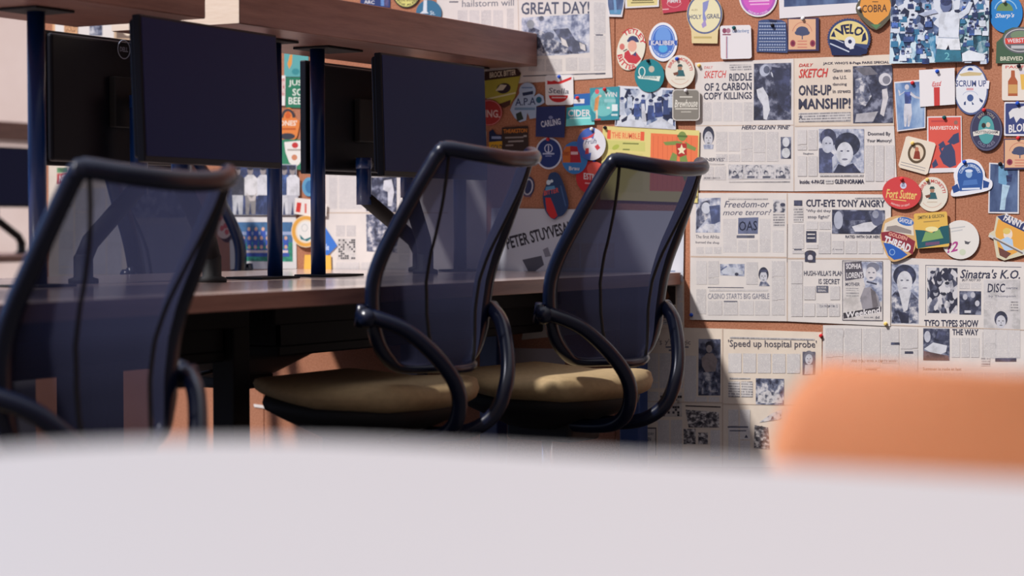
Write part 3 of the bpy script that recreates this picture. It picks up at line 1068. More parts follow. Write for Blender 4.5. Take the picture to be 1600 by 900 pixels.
it.rect(1537, 437, 1594, 560, (204, 200, 201)).text('DISC', 1543, 443, 1570.5, 457, (52, 54, 74), 0.03, 0, 0.1).text('overtime', 1572, 448, 1590, 452, INK2, 0.02).text('by Thompson', 1545, 461, 1587, 465.5, INK2, 0.01)
it.cols(1538, 470, 1577, 486, 2).rect(1579, 471, 1591, 487, M_SMALL)
face(it, 1564, 501, 17, 22).cols(1538, 515, 1594, 560, 3)
it.text('TYFO TYPES SHOW', 1444, 499.5, 1528.6, 510.5, INK, 0.045, 0.5).text('THE WAY', 1488, 514, 1528.6, 523.5, INK, 0.045, 0.5)
it.line(1390, 508, 1640, 517, 1.4, M_FOLD_SHADE)
it.rect(1442.5, 513, 1483.6, 563, P_DARK, 0.6).poly([(1444, 545), (1458, 535), (1480, 540), (1478, 550), (1464, 556)], (206, 208, 216)).ell(1449, 526, 5, 9, (190, 192, 204)).poly([(1466, 516), (1480, 518), (1476, 532), (1462, 530)], (66, 70, 94)).poly([(1443, 548), (1482, 556), (1483, 563), (1443, 563)], (90, 70, 72))
it.cols(1487, 528, 1530, 560, 3).cols(1534, 518, 1536, 560, 1)
it.rect(1555, 559.5, 1588, 565, INK).rect(1533, 558, 1547, 572, M_SMALL).text('Summer is rude at last', 1442, 574, 1502, 578.5, (130, 110, 104), 0.01, 0.6)
it.cols(1442, 582, 1600, 640, 5)
it.cols(1290, 513, 1434, 600, 5).rect(1392, 535, 1405.5, 539, INK).rect(1413.6, 549, 1427, 553, INK).text('ARE YOU WAR A DIRTY WAR?', 1330, 562, 1402, 566, (140, 110, 100), 0.02, 0.5)
it.rect(1308, 516, 1318, 526, (206, 202, 202)).cols(1290, 604, 1434, 645, 5)
it.done()

# ---- second spread
it = news('tabloid spread headed CUT-EYE TONY ANGRY and Freedom or more terror', [(1078, 301.5), (1230, 301.5), (1392, 304), (1392, 400), (1391, 509.7), (1230, 502), (1078, 499.5), (1078.5, 402)])
it.poly([(1087.5, 309.5), (1126, 309), (1125.5, 363.5), (1087, 363.5)], P_LIGHT).poly([(1095, 316), (1110, 312), (1106, 340), (1096, 352), (1088, 360), (1088, 330)], P_MIX).ell(1103, 325, 7, 9, (196, 200, 212)).poly([(1108, 322), (1125, 320), (1125, 346), (1112, 352)], (76, 86, 122)).rect(1106, 350, 1116, 363, (200, 202, 212))
it.text('The first Afrika', 1087, 367, 1124, 372.5, INK, 0.01, 0.4).text('burned the shop', 1087, 376.5, 1124, 381.5, INK, 0.02, 0.8)
it.text('Freedom-or', 1131.5, 314, 1202, 324.5, (80, 82, 104), 0.012, -0.4, 0.3).text('more terror?', 1129.5, 327.5, 1205.5, 336.5, (92, 94, 114), 0.012, -0.6, 0.3).rect(1138, 309, 1200, 312.5, M_SMALL)
it.poly([(1153.5, 340.5), (1185, 339.5), (1184, 365.5), (1153, 365.5)], (104, 112, 142)).text('OAS', 1154.5, 346, 1183, 361, (38, 42, 62), 0.02, -1).rect(1146, 367.5, 1179, 372, INK2)
it.cols(1130, 342, 1151, 396, 1).cols(1187, 342, 1204, 396, 1).cols(1207, 360, 1225, 396, 1).cols(1153, 375, 1184, 396, 2).cols(1088, 386, 1127, 398, 3)
it.rect(1208, 312, 1227, 332, P_SCRIB).ell(1223, 320, 4, 3, INK).cols(1208, 334, 1226, 356, 1, 2, 0, M_SMALL)
it.line(1079, 401, 1230, 402.5, 2.4, M_FOLD_SHADE).line(1230, 404, 1392, 404.5, 2.4, M_FOLD_SHADE).line(1230, 302, 1230, 502, 1.6, M_FOLD_SHADE).line(1230.5, 350, 1230, 410, 1, (120, 112, 112))
it.poly([(1125, 412.5), (1163.5, 412.5), (1163, 431.5), (1125.5, 430)], P_LIGHT).poly([(1127, 424), (1133, 418), (1150, 418), (1161, 424), (1161, 429), (1130, 428)], (196, 200, 212)).ell(1151, 428.5, 3, 2.5, INK).line(1126, 422, 1136, 416, 2, (84, 92, 120))
face(it, 1193, 431, 13, 20).rect(1187.5, 421.5, 1199, 425.5, INK).poly([(1186, 447), (1188, 440), (1198, 440), (1203, 447)], P_MIX)
it.line(1106, 449, 1162, 449.5, 1.2, INK2).text('CASINO STARTS BIG GAMBLE', 1106, 458.5, 1202, 467, (132, 134, 150), 0.0, 0).rect(1108, 452, 1200, 455, M_COLUMN)
it.cols(1088, 408, 1123, 446, 2).cols(1166, 410, 1184, 446, 1).cols(1088, 452, 1103, 492, 1).cols(1106, 470, 1202, 494, 4).cols(1206, 408, 1226, 494, 1).rect(1131, 470, 1152, 472, INK2)
it.rect(1240.5, 313, 1253.5, 321.5, INK).text('CUT-EYE TONY ANGRY', 1259.5, 311.5, 1383, 323, INK, 0.05, 0.8).rect(1336, 308.5, 1382, 311, M_SMALL)
it.text("'Why did they", 1260, 327, 1298, 332.5, INK2, 0.01).text("stop fight?'", 1262, 336, 1296, 342.5, INK2, 0.01).cols(1260, 346, 1298, 360, 2)
it.rect(1240, 324, 1255, 347, M_SMALL).cols(1238, 350, 1256, 398, 1)
it.rect(1300, 327.5, 1382.5, 365, P_DARK, 1)
it.ell(1310, 344, 7, 14, (172, 176, 192)).poly([(1331, 354), (1350, 348), (1366, 346), (1372, 352), (1360, 362), (1336, 362)], (210, 210, 216)).ell(1370, 340, 9, 13, (96, 100, 126)).ell(1368, 335, 5, 6, (150, 154, 172)).rect(1318, 330, 1352, 344, (56, 60, 86))
it.rect(1259.5, 361, 1275.5, 378.5, INK).rect(1261.5, 365, 1273.5, 367, PAP).rect(1261.5, 371, 1273.5, 373, PAP)
it.text('RATED WITH OUR HERO', 1321, 367.5, 1377, 372, INK, 0.02, 0.3).cols(1300, 376, 1380, 398, 4).cols(1260, 382, 1298, 390, 2).cols(1279, 362, 1298, 398, 1).text('A reserve', 1301, 388, 1316, 391, INK, 0.0)
it.ell(1266, 397, 9, 6, (70, 66, 80)).rect(1257.5, 394, 1263, 409, INK).rect(1269, 394, 1274, 410, INK).ell(1266, 403, 4, 5, (200, 196, 200)).rect(1263, 406, 1269, 410, (60, 56, 70))
it.text("HUSH-VILLA'S PLAN", 1256, 422.5, 1317.5, 430.5, INK2, 0.015, 0.3).text('IS SECRET', 1279, 435.5, 1312, 443.5, INK2, 0.015, 0.3)
it.rect(1275.5, 446.5, 1294, 457, INK2).text('IN YOUR', 1278, 448, 1291, 451, PAP, 0.02).text('SERIAL', 1278, 452.5, 1291, 455.5, PAP, 0.02)
it.cols(1236, 408, 1254, 496, 1).cols(1256, 447, 1274, 470, 1).cols(1256, 474, 1312, 496, 3).cols(1297, 447, 1312, 470, 1).text('TEA FROM TIM 12', 1280, 476.5, 1309, 480.5, INK2, 0.02)
it.rect(1316, 407, 1379.5, 500.5, (92, 90, 100), 1).rect(1317, 408, 1378.7, 499.5, (206, 200, 198), 1)
it.poly([(1340, 409), (1378.5, 409.5), (1378.5, 470), (1352, 484), (1344, 470), (1352, 446)], P_LIGHT)
it.poly([(1319.5, 410), (1346, 408.5), (1350, 434), (1320.5, 439)], (84, 80, 92)).text('SOPHIA', 1322, 412, 1345.5, 420.5, WHT, 0.04, -0.4).text("LOREN'S", 1322.5, 425.5, 1348, 435, WHT, 0.04, -1)
it.text('MOTHER', 1321, 441.5, 1343.5, 447, INK, 0.03).rect(1322, 450, 1342, 454, M_SMALL).rect(1322, 457, 1342, 463, M_SMALL)
it.ell(1364, 418, 10, 8, (120, 122, 138)).ell(1361, 428, 8.5, 11, (206, 202, 206)).ell(1358, 426, 1.8, 1, INK2).ell(1365, 426, 1.8, 1, INK2).ell(1361, 434, 3, 1.2, INK2)
it.poly([(1348, 484), (1344, 466), (1350, 450), (1360, 448), (1372, 462), (1376, 480), (1362, 486)], (152, 148, 156)).poly([(1360, 450), (1368, 456), (1372, 478), (1364, 484)], (112, 106, 112)).line(1354, 440, 1370, 444, 2.5, INK)
it.poly([(1317.5, 489), (1377, 479), (1377, 487), (1318, 498)], (60, 56, 64)).text('Weekend', 1321, 487.5, 1375, 497.5, WHT, 0.04, -8.5).text('6d', 1368, 493.5, 1374, 498, INK, 0.03).rect(1350, 495, 1364, 497, M_SMALL)
it.done()

# ---- lower spread
it = news('newspaper spread headed Speed up hospital probe, low beside the nearest desk end', [(985, 510), (1128, 513.5), (1284, 519), (1284, 730), (985, 730)], M_PAPER_OLD)
it.text("y's Magic", 1039, 529.5, 1079, 539.5, (92, 88, 92), 0.012, 1.2).text("Winner's", 995, 527.5, 1034, 538, (92, 88, 92), 0.012, 1)
it.rect(1040, 541, 1076, 543.5, INK2).rect(1045, 546, 1070, 548.5, INK2).cols(992, 552, 1067, 608, 4).cols(1069, 556, 1088, 625, 1)
it.poly([(1091.5, 529.5), (1126, 530), (1125.5, 618), (1091, 618)], P_DARK)
it.ell(1109, 540, 7, 7, (46, 44, 56)).ell(1108, 545, 4.6, 6, (170, 160, 160)).poly([(1096, 560), (1104, 552), (1114, 552), (1121, 562), (1118, 580), (1104, 584), (1097, 572)], (150, 138, 138)).poly([(1099, 582), (1118, 580), (1122, 612), (1096, 616)], P_MIX)
it.rect(1031, 613.5, 1065.5, 651, (196, 188, 182))
random.seed(4)
for i in range(9):
    for j in range(9):
        if (i % 2 and j % 2) or random.random() < 0.22:
            it.rect(1031.5+i*3.8, 614+j*4.1, 1035+i*3.8, 617.6+j*4.1, (46, 42, 48))
it.line(1071, 634, 1126, 636, 2, (70, 60, 60)).poly([(1071, 640), (1123, 644), (1124, 668), (1076, 668)], P_SCRIBD).rect(1068, 670, 1087, 694, P_SCRIBD).rect(1091, 676, 1106, 694, P_SCRIBD).cols(1069, 620, 1124, 630, 3)
it.rect(1001, 668, 1025.5, 712, (60, 56, 60)).rect(1002.5, 670, 1024, 712, (206, 198, 192)).text('HOLIDAY', 1004, 676, 1022, 680, INK, 0.02).text('INN', 1008, 683, 1017, 689, INK, 0.03)
it.cols(1028, 656, 1066, 720, 2).cols(992, 612, 1029, 660, 2).cols(1110, 672, 1125, 715, 1)
it.line(1129, 514, 1129, 730, 1.6, M_FOLD_SHADE).line(985, 627, 1129, 629, 1.4, M_FOLD_SHADE).line(1129, 631, 1284, 634, 1.4, M_FOLD_SHADE)
it.rect(1140.5, 526, 1272.5, 529, M_SMALL, 3)
it.text("'Speed up hospital probe'", 1137.5, 530.5, 1276, 545, (84, 82, 94), 0.014, 1.5)
it.rect(1254, 549.5, 1274, 586, (96, 94, 108)); face(it, 1264, 560, 13, 18, (120, 118, 130)).poly([(1258, 570), (1270, 570), (1270, 585), (1257, 585)], (200, 196, 198))
it.cols(1138, 552, 1250, 584, 5, 2.5, 1).rect(1140, 590, 1172, 592.5, M_SMALL).cols(1138, 596, 1176, 622, 2, 2, 0, M_SMALL)
it.rect(1181, 591, 1225, 632, P_MIX, 1).poly([(1184, 616), (1200, 610), (1218, 616), (1224, 630), (1184, 630)], P_SCRIB)
it.cols(1138, 640, 1172, 720, 2).rect(1137, 666, 1169, 668.5, INK2).rect(1140, 672, 1166, 674, INK2).poly([(1163, 684), (1166, 679), (1169, 684)], INK)
it.poly([(1179, 664), (1200, 668), (1203, 702), (1178, 700)], P_SCRIBD).line(1183, 671, 1191, 666, 2.5, (60, 50, 52)).poly([(1186, 660), (1206, 646), (1222, 640), (1222, 655)], P_SCRIB).cols(1228, 640, 1280, 720, 2)
it.done()

# ---- sheet under the desk end, behind the nearest chair
it = news('newspaper sheet with a dark photo hanging just below the desk end', [(830, 436), (1069, 436), (1069, 512), (1000, 512), (815, 531)], M_PAPER_OLD)
it.rect(1027, 447, 1055.5, 476, (52, 40, 40)).poly([(1034, 456), (1042, 452), (1046, 464), (1040, 472), (1034, 468)], (150, 98, 70)).rect(1027, 479, 1055, 497, P_SCRIBD).rect(1027, 500, 1054, 507, M_SMALL)
it.cols(1058, 446, 1067, 505, 1).cols(838, 486, 900, 512, 3)
it.done()
it = Item('paper_sheet', 'plain white sheet in the shade below the desk, left of the nearest chair seat', 'paper', None, [(800, 544), (882, 545), (884, 600), (800, 600)], (200, 186, 184), 0.0004)
it.done()

# ---- poster along the desk top
it = Item('poster', 'long white poster lettered PETER STUYVESANT behind the two right chairs', 'poster', None, [(768, 325), (900, 327), (1069, 330), (1067.5, 440), (764, 440)], (206, 210, 220), 0.0004)
it.text('PETER STUYVESANT', 789, 356, 907, 375.5, (48, 46, 56), 0.03, rot=-14.5)
it.poly([(816, 406), (846, 399.5), (853, 424), (827, 427.5)], (92, 92, 104)).poly([(848, 390), (856, 386), (861, 400), (852, 402)], (140, 140, 152)).poly([(836, 424), (850, 414), (856, 424), (850, 430)], (206, 206, 214))
it.text('OS', 1043, 358, 1055, 368, (70, 70, 84), 0.03).rect(1027, 422.5, 1055, 425, (140, 152, 178)).rect(775.5, 400, 777, 426, (60, 60, 70)).ell(776, 427, 2.4, 1.8, (50, 50, 60))
it.cols(880, 380, 960, 420, 3)
it.done()

# ---- yellow poster with the orange panel
YEL = (222, 210, 136)
it = Item('poster', 'yellow and orange printed poster with a green figure, above the nearest chair', 'poster', None, [(942, 197), (1016, 200), (1093, 204), (1090, 317), (938, 312)], YEL, 0.0004)
it.poly([(949, 203), (1007, 206), (1006.5, 220), (948.5, 217)], (236, 196, 130)).poly([(949, 203), (954.5, 203.3), (954, 217.4), (948.5, 217)], (228, 98, 72)).poly([(1001, 205.6), (1007, 206), (1006.5, 220), (1000.5, 219.7)], (228, 98, 72))
it.text('THE RUMBLE', 956, 206.5, 1000, 215.5, (228, 108, 78), 0.03, 2)
it.poly([(946, 219), (1008, 222), (1008, 237), (946, 233)], (206, 204, 124)).ell(962, 230, 6, 3.5, (176, 186, 86), -30).rect(973, 223, 998, 225, (120, 128, 70), 0.8).rect(973, 232.5, 984, 234.5, (120, 128, 70), 0.3).rect(952, 240, 1004, 300, (214, 204, 128))
it.poly([(1017, 208), (1091, 212), (1089, 300), (1015, 298)], (232, 124, 82))
for k in range(9):
    it.line(1021+k*7.4, 212+k*0.3, 1020+k*7.4, 296, 0.8, (214, 104, 70))
G1, G2 = (126, 148, 82), (88, 112, 62)
it.poly([(1036, 222), (1058, 220), (1066, 222), (1066, 226), (1040, 227)], G1).poly([(1070, 221), (1078, 226), (1088, 231), (1086, 236), (1072, 231)], G1)
it.ell(1066, 213, 6.5, 7.5, G1).rect(1058, 211, 1074, 214, G2, 0.8).poly([(1056, 224), (1073, 224), (1073, 242), (1066, 247), (1058, 243)], (178, 54, 52)).poly([(1065, 225), (1067, 231), (1072, 232), (1068, 236), (1070, 241), (1065, 238.5), (1060, 241), (1062, 236), (1058.5, 232), (1063, 231)], (236, 226, 190))
it.poly([(1046, 250), (1051, 238), (1058, 242), (1056, 262), (1048, 274)], G1).poly([(1062, 246), (1072, 242), (1078, 268), (1070, 284), (1064, 268)], G1).ell(1080, 290, 8, 12, G2)
it.done()

# ---- crowd photo beside it
it = Item('photo_print', 'blue and white crowd photo print between the teal card and the grey beer mat', 'photo', GF, [(966, 134), (1053, 138), (1056, 202.5), (960.5, 197)], (220, 222, 230), 0.0005)
it.poly([(967, 138), (1052.5, 141), (1055, 201.5), (961.5, 196)], P_CROWD)
for cx, cy, q in ((972, 156, 0.8), (984, 148, 0.7), (995, 158, 0.8), (1005, 152, 0.7), (1017, 160, 0.9), (1030, 158, 0.9), (1041, 152, 0.9), (1048, 147, 0.7)):
    it.poly([(cx-5*q, cy+5*q), (cx+5*q, cy+5*q), (cx+6*q, cy+30*q), (cx-6*q, cy+30*q)], (58, 76, 128) if int(cx) % 2 else (190, 200, 218)).ell(cx, cy, 4*q, 5*q, (176, 184, 206)).ell(cx, cy-3*q, 4*q, 3*q, (36, 46, 84))
it.poly([(961.5, 196), (984, 186), (1002, 188), (1010, 196), (1034, 184), (1055, 198), (1055, 201.5)], (206, 212, 224)).poly([(1002, 162), (1007, 162), (1010, 190), (1003, 190)], (206, 210, 222)).poly([(1022, 160), (1034, 160), (1036, 182), (1024, 184)], (44, 58, 104))
it.done()

# ---- beer mats, cards and photo prints (outlines in photo pixels, painter's order)
NAVY = (40, 52, 96)
DKB = (34, 44, 84)
# top row
it = matt('round green-yellow beer mat with a black rim above the overhead shelf', ellipse(635, -11, 22, 23.5), (44, 44, 40))
it.ell(635, -11, 20, 21.5, (214, 208, 124)).arc('FINE ALES', 635, -11, 16, 17, 232, 128, 3.2, (60, 60, 44), 0.02, True).text('TRUE BORN', 619, -3, 651, 2, (60, 60, 44), 0.02); it.done()
it = matt('round teal-blue beer mat with a white tower, touching the overhead shelf top', ellipse(670, 20, 20, 20), (60, 112, 146))
it.poly([(662, 0), (667, 0), (667, 18), (670, 21), (656, 21), (661, 17)], (214, 220, 228)).text('St.', 672, 17, 680, 23, (200, 214, 224), 0.02); it.done()
it = Item('postcard', 'dark navy picture card with white lettering above the overhead shelf', 'postcard', None, [(563, -30), (610, -30), (609.5, 12), (563, 8)], (46, 62, 116), 0.0006)
it.rect(595, -28, 600, 9, (98, 140, 200), 0.3).rect(600, -28, 607, 10, (64, 58, 92), 0.3).text('ARC', 569, 0, 585, 5.5, WHT, 0.03, 1); it.done()
it = matt('blue pint-glass shaped beer mat with a white base, top centre beside the broadsheet', [(948, -8), (977, -8), (975, 8), (972, 26.5), (951, 26), (948.5, 8)], WHT)
it.poly([(949.5, -7), (975.5, -7), (973, 12), (970, 23), (953, 22.5), (950, 8)], P_NAVY).poly([(952, 16), (971, 15), (970, 22.5), (953.5, 22)], (96, 150, 186)).poly([(958, -6), (962, -6), (964, 20), (960, 20)], (120, 160, 200)); it.done()
it = matt('pale yellow square beer mat with lines of text at the top edge', [(976, -18), (1030, -18), (1029.5, 10.5), (977, 13)], WHT)
it.poly([(979, -16), (1028, -16), (1027, 8), (980, 10.5)], (222, 208, 146)).rect(988, 0, 1020, 1.8, (116, 108, 72), -0.6).rect(986, 3.5, 1022, 5.2, (116, 108, 72), -0.8); it.done()
it = matt('crimson beer mat with white lettering at the top edge', [(1031, -18), (1078, -18), (1077.5, 15.5), (1036, 21)], (190, 66, 84))
it.text("PIMM'S", 1043, -1, 1064, 5, WHT, 0.03, -1).ring(1053, 0, 13, 12, 0.8, (222, 150, 156), 0, 24, 20, 160).rect(1035, 14, 1045, 15.6, (226, 180, 184), -0.6); it.done()
it = matt('cream round beer mat lettered HOLY GRAIL on a cream base', smooth([(1100, -8), (1119, 2), (1128, 20), (1126, 40), (1122, 52)], 4)[:0]+[(1080, 48)]+ellipse(1101, 22, 28, 31.5, 0, 30, 150, 390)+[(1122, 48), (1121, 68), (1081, 67.5)], (226, 208, 158))
it.ring(1101, 22, 27.5, 31, 2.6, (92, 104, 146)).ell(1101, 22, 24.6, 28, (230, 222, 182)).text('HOLY', 1077, 23, 1096, 30, (64, 74, 116), 0.03, -0.4).text('GRAIL', 1104, 22, 1125, 29.5, (64, 74, 116), 0.03, -0.8)
it.poly([(1098, 4), (1108, 0), (1105, 14), (1101, 20), (1104, 30), (1100, 38), (1098, 28)], (140, 146, 196)).poly([(1096, 38), (1102, 30), (1104, 40), (1098, 44)], (168, 150, 200)).text('ALES', 1080, 14, 1090, 17, (168, 152, 110), 0.01).rect(1084, 57, 1112, 60, (196, 176, 116)); it.done()
it = matt('pink-purple round beer mat with a white rim at the top edge', ellipse(1184.5, -5, 30, 31.5), WHT)
it.ell(1184.5, -5, 27.5, 29, (178, 92, 182)).ell(1184.5, -5, 24, 25, (208, 96, 190)).rect(1170, 1, 1202, 3, (236, 196, 226), -1).rect(1172, 6, 1202, 8, (236, 180, 222), -1).text('RASPBERRY', 1172, -8, 1200, -3, (240, 210, 232), 0.02, -1).arc('PREMIUM CIDER', 1184.5, -5, 24.5, 25, 215, 145, 3, (236, 200, 236), 0.01, True); it.done()
it = Item('photo_print', 'white bordered dark blue photo print at the top edge, right of the pink mat', 'photo', GF, [(1216, -40), (1346, -40), (1345, 20.5), (1218, 29)], WHT, 0.0006)
it.poly([(1225, -34), (1340, -34), (1341, 4), (1225, 11)], P_NAVY); it.done()
it = matt('navy beer mat printed like a knitted jumper', [(1185, 33), (1190, 31), (1197, 30.5), (1204, 30), (1212, 31), (1221, 31), (1228, 35), (1229, 50), (1230.5, 82.5), (1182, 81), (1183.5, 55)], (66, 84, 128))
for k, y in enumerate((36, 41, 46, 51, 55, 60, 65, 70, 74, 78)):
    n = 11 if k % 2 else 16
    for q in range(n):
        x = 1186+q*42/n
        if k % 2: it.poly([(x, y), (x+1.8, y-1.6), (x+3.6, y), (x+1.8, y+1.6)], (164, 178, 208))
        else: it.rect(x, y-0.8, x+1.6, y+0.8, (190, 200, 220))
it.poly([(1200, 30.3), (1214, 31.3), (1212, 34.5), (1203, 34)], (40, 50, 84)); it.done()
def tree_mat(label, x0, y0, x1, y1):
    it = matt(label, [(x0, y0+1), (x1, y0), (x1, y1-1), (x0, y1)], (62, 58, 92))
    w_, h_ = x1-x0, y1-y0
    it.rect(x0+1.5, y0+2.5, x1-5, y1-3, (222, 176, 142), -0.4)
    cx, cy = x0+w_*0.47, y0+h_*0.4
    it.ell(cx, cy, w_*0.2, h_*0.14, (76, 82, 112)).ell(cx-w_*0.12, cy+h_*0.05, w_*0.12, h_*0.07, (76, 82, 112)).ell(cx+w_*0.12, cy+h_*0.05, w_*0.12, h_*0.07, (76, 82, 112)).rect(cx-0.8, cy+h_*0.08, cx+0.8, cy+h_*0.24, (76, 82, 112))
    it.ring(cx, cy+h_*0.1, w_*0.33, h_*0.37, 1, (200, 128, 110), 0, 24, 195, 345)
    for q in (0.17, 0.80):
        it.ell(x0+w_*q, y0+h_*0.76, w_*0.085, h_*0.1, (150, 64, 84)).ell(x0+w_*q, y0+h_*0.76, w_*0.045, h_*0.055, (112, 44, 68))
    for k in range(3):
        it.rect(x0+w_*0.32, y0+h_*(0.68+0.09*k), x0+w_*0.62, y0+h_*(0.71+0.09*k), (206, 126, 110))
    it.done()
tree_mat('beige square beer mat with a dark tree, left of the serrated yellow mat', 1230.5, 27.5, 1279.5, 80.5)
# VELO: serrated disc, cut by the newspaper at its bottom
pts = []
for k in range(96):
    t = 2*pi*k/96
    q = 1.0 if k % 2 else 0.95
    x, y = 1326.5+34.5*q*cos(t), 60+32*q*sin(t)
    pts.append((x, min(y, 86.5)))
it = matt('serrated round yellow and navy beer mat lettered VELO', pts, (58, 72, 116))
it.ell(1326.5, 60, 30, 27.5, (226, 208, 140), 0, 40, 172, 380).poly([(1296, 61), (1317, 63), (1356, 78), (1354, 84), (1340, 86.4), (1300, 86.4), (1297, 74)], DKB)
it.poly([(1298, 57), (1303, 48), (1306, 58)], DKB).poly([(1348, 54), (1352, 50), (1354, 62), (1346, 66)], DKB)
it.arc('VELO', 1327, 66, 17, 13, -46, 52, 16, (34, 40, 78), 0.035)
it.ell(1328, 66, 8.5, 9, (220, 222, 228)).ell(1328, 65, 3, 3.2, DKB).poly([(1324, 70), (1334, 70), (1334, 76), (1328, 77)], (220, 222, 228)).line(1297, 68, 1327, 81, 2, (196, 204, 220)).line(1304, 61, 1318, 67, 1.2, (196, 204, 220)); it.done()
it = matt('orange diamond beer mat lettered COBRA beside the big crowd photo', smooth([(1367, -14), (1389, -4), (1397, 12), (1391, 28), (1369, 47), (1346, 30), (1337, 14), (1345, -2)], 3), (96, 92, 76))
it.poly([(1347, -8), (1388, -8), (1393, 10), (1388, 24), (1369, 40), (1350, 26), (1343, 10)], (224, 154, 74)).poly([(1360, 38), (1377, 38), (1369, 45.5)], (92, 132, 92)).text('COBRA', 1347, 8, 1386, 20, (84, 60, 52), 0.03, -1.5).rect(1363, 2, 1372, 3.5, (120, 80, 50)); it.done()
it = Item('photo_print', 'large blue tinted print of a crowd around a figure in white at the top right', 'photo', GF, [(1393, -30), (1546, -30), (1545, 96), (1389.5, 99.6)], (206, 220, 230), 0.0006)
it.poly([(1393, -29), (1545.5, -29), (1544.6, 95), (1390, 98.6)], P_CROWD).poly([(1391.5, 52), (1462, 52), (1462, 97), (1390, 98.6)], P_CROWDB).poly([(1498, 22), (1544.8, 18), (1544.6, 84), (1500, 82)], P_CROWDG)
RN = random.Random(5)
for k in range(95):
    x = RN.uniform(1394, 1543); y = RN.uniform(0, 92)
    if 1460 < x < 1502: continue
    a = RN.uniform(2.2, 3.6)
    sk = RN.choice([(150, 160, 190), (196, 206, 222), (116, 128, 170)])
    sh = RN.choice([(206, 216, 230), (58, 84, 140), (54, 120, 160), (218, 226, 236), (34, 50, 96)])
    it.poly([(x-a*1.5, y+a), (x+a*1.5, y+a), (x+a*1.7, y+a*3.6), (x-a*1.7, y+a*3.6)], sh).ell(x, y, a*0.8, a*1.05, sk, 0, 10).ell(x, y-a*0.7, a*0.85, a*0.6, (30, 38, 72), 0, 10)
it.poly([(1466, 20), (1488, 18), (1500, 21), (1498, 55), (1499, 62), (1466, 60), (1467, 40)], (216, 222, 232)).poly([(1466, 60), (1499, 61), (1501, 78), (1484, 78), (1482, 70), (1478, 78), (1463, 76)], (226, 230, 236)).line(1466, 58.5, 1498, 59.5, 1, (150, 166, 190))
it.poly([(1466, 20), (1456, 22), (1444, 26), (1434, 22), (1446, 18), (1460, 14)], (176, 186, 210)).poly([(1498, 20), (1508, 14), (1514, 2), (1520, 4), (1514, 20), (1500, 30)], (206, 214, 226)).ell(1478, 8, 9, 11, (96, 108, 148)).ell(1478, 2, 9, 7, (44, 52, 90))
it.poly([(1464, 77), (1501, 79), (1503, 95.5), (1460, 97)], (48, 116, 140)).poly([(1503, 84), (1514, 78), (1540, 86), (1538, 95), (1504, 95.5)], (222, 228, 234)).text('2', 1476, 82, 1484, 93, (120, 190, 200), 0.0); it.done()
it = matt("round sky blue beer mat lettered Sharp's in the top right corner", ellipse(1571.5, 20, 26.5, 31.5), (46, 130, 200))
it.ring(1571.5, 17, 18, 18, 1.6, (150, 196, 226), 0, 24, 190, 350).ell(1570, 17, 13, 13, (110, 140, 92), 0, 20, 180, 360).text("Sharp's", 1555, 21, 1585, 30, WHT, 0.04, -1, 0.3); it.done()
it = matt('dark green shaped beer mat with a red band, right edge below the sky blue mat', [(1557, 66), (1566, 58), (1570, 48), (1582, 43), (1600, 42), (1622, 50), (1622, 98), (1556, 99)], (72, 98, 76))
it.ell(1594, 63, 27, 20.5, (104, 104, 110)).ring(1594, 63, 25, 18, 1.2, (206, 204, 204)).ell(1594, 55, 15, 7, (120, 140, 112)).poly([(1570, 60), (1618, 57), (1618, 67), (1571, 69)], (210, 74, 66)).text("WEBSTER'S", 1574, 60.5, 1614, 67, WHT, 0.03, -1.5).rect(1580, 71, 1604, 76, (190, 190, 192)).text('BREWED BITTER', 1563, 88.5, 1630, 95, (214, 212, 190), 0.04, -1); it.done()
# TETLEY, KALIBER
it = matt('oval cream beer mat with a huntsman and red lettering TETLEY BITTER', ellipse(986, 77, 21.5, 33.5, 14), (230, 224, 206))
it.arc('TETLEY', 987, 74, 14.5, 22, -42, 80, 8, (204, 62, 72), 0.03).arc('BITTER', 985, 80, 13, 21, 258, 150, 8, (204, 62, 72), 0.03, True)
it.ell(989, 63, 8, 7, (62, 70, 112), 0, 20, 180, 360).rect(980, 62, 998, 65.5, (62, 70, 112), 0.5).ell(988, 72, 7, 9, (228, 172, 152)).ell(972, 73, 4, 5, (210, 120, 112)).poly([(976, 82), (982, 78), (986, 86), (994, 82), (1002, 92), (994, 100), (982, 98), (975, 90)], (196, 62, 72)).poly([(988, 86), (994, 80), (994, 88)], (72, 74, 116)).line(974, 80, 980, 77, 1.6, (70, 60, 70)); it.done()
it = matt('white rimmed oval blue beer mat lettered KALIBER', ellipse(1036, 65.5, 22.5, 30.5), (232, 232, 236))
it.ell(1036, 65, 19, 26, (72, 116, 198)).ell(1036, 58, 12, 16, (112, 156, 222)).ell(1036, 76, 7, 6, (86, 170, 222)).poly([(1014, 63), (1058, 63), (1058, 71), (1014, 71)], (58, 92, 176)).text('KALIBER', 1017, 63.5, 1055, 70.5, WHT, 0.035).arc('LOW ALCOHOL', 1036, 66, 14, 19, 232, 128, 3.6, (206, 220, 240), 0.02, True).ring(1036, 65, 17.4, 24, 0.8, (190, 208, 238)); it.done()
it = matt('white rounded beer mat with a maroon crest and a thin vertical stripe', rrect(1125.5, 39.5, 1174, 92, 4, -1.5), (228, 224, 226))
it.ell(1132, 48, 3.4, 4, (140, 72, 96)).ell(1138, 48, 3.4, 4, (172, 120, 140)).rect(1129, 53, 1142, 55, (140, 72, 96)).text('Guldenberg', 1144, 46, 1170, 53, (92, 124, 172), 0.02, -1).rect(1134.5, 57, 1136, 91.5, (176, 112, 130)).rect(1136.2, 57, 1137, 91.5, (150, 168, 200)); it.done()
it = matt('teal round beer mat with a white ribbon, over the crowd photo corner', ellipse(1014.7, 118, 23.2, 26), (40, 132, 142))
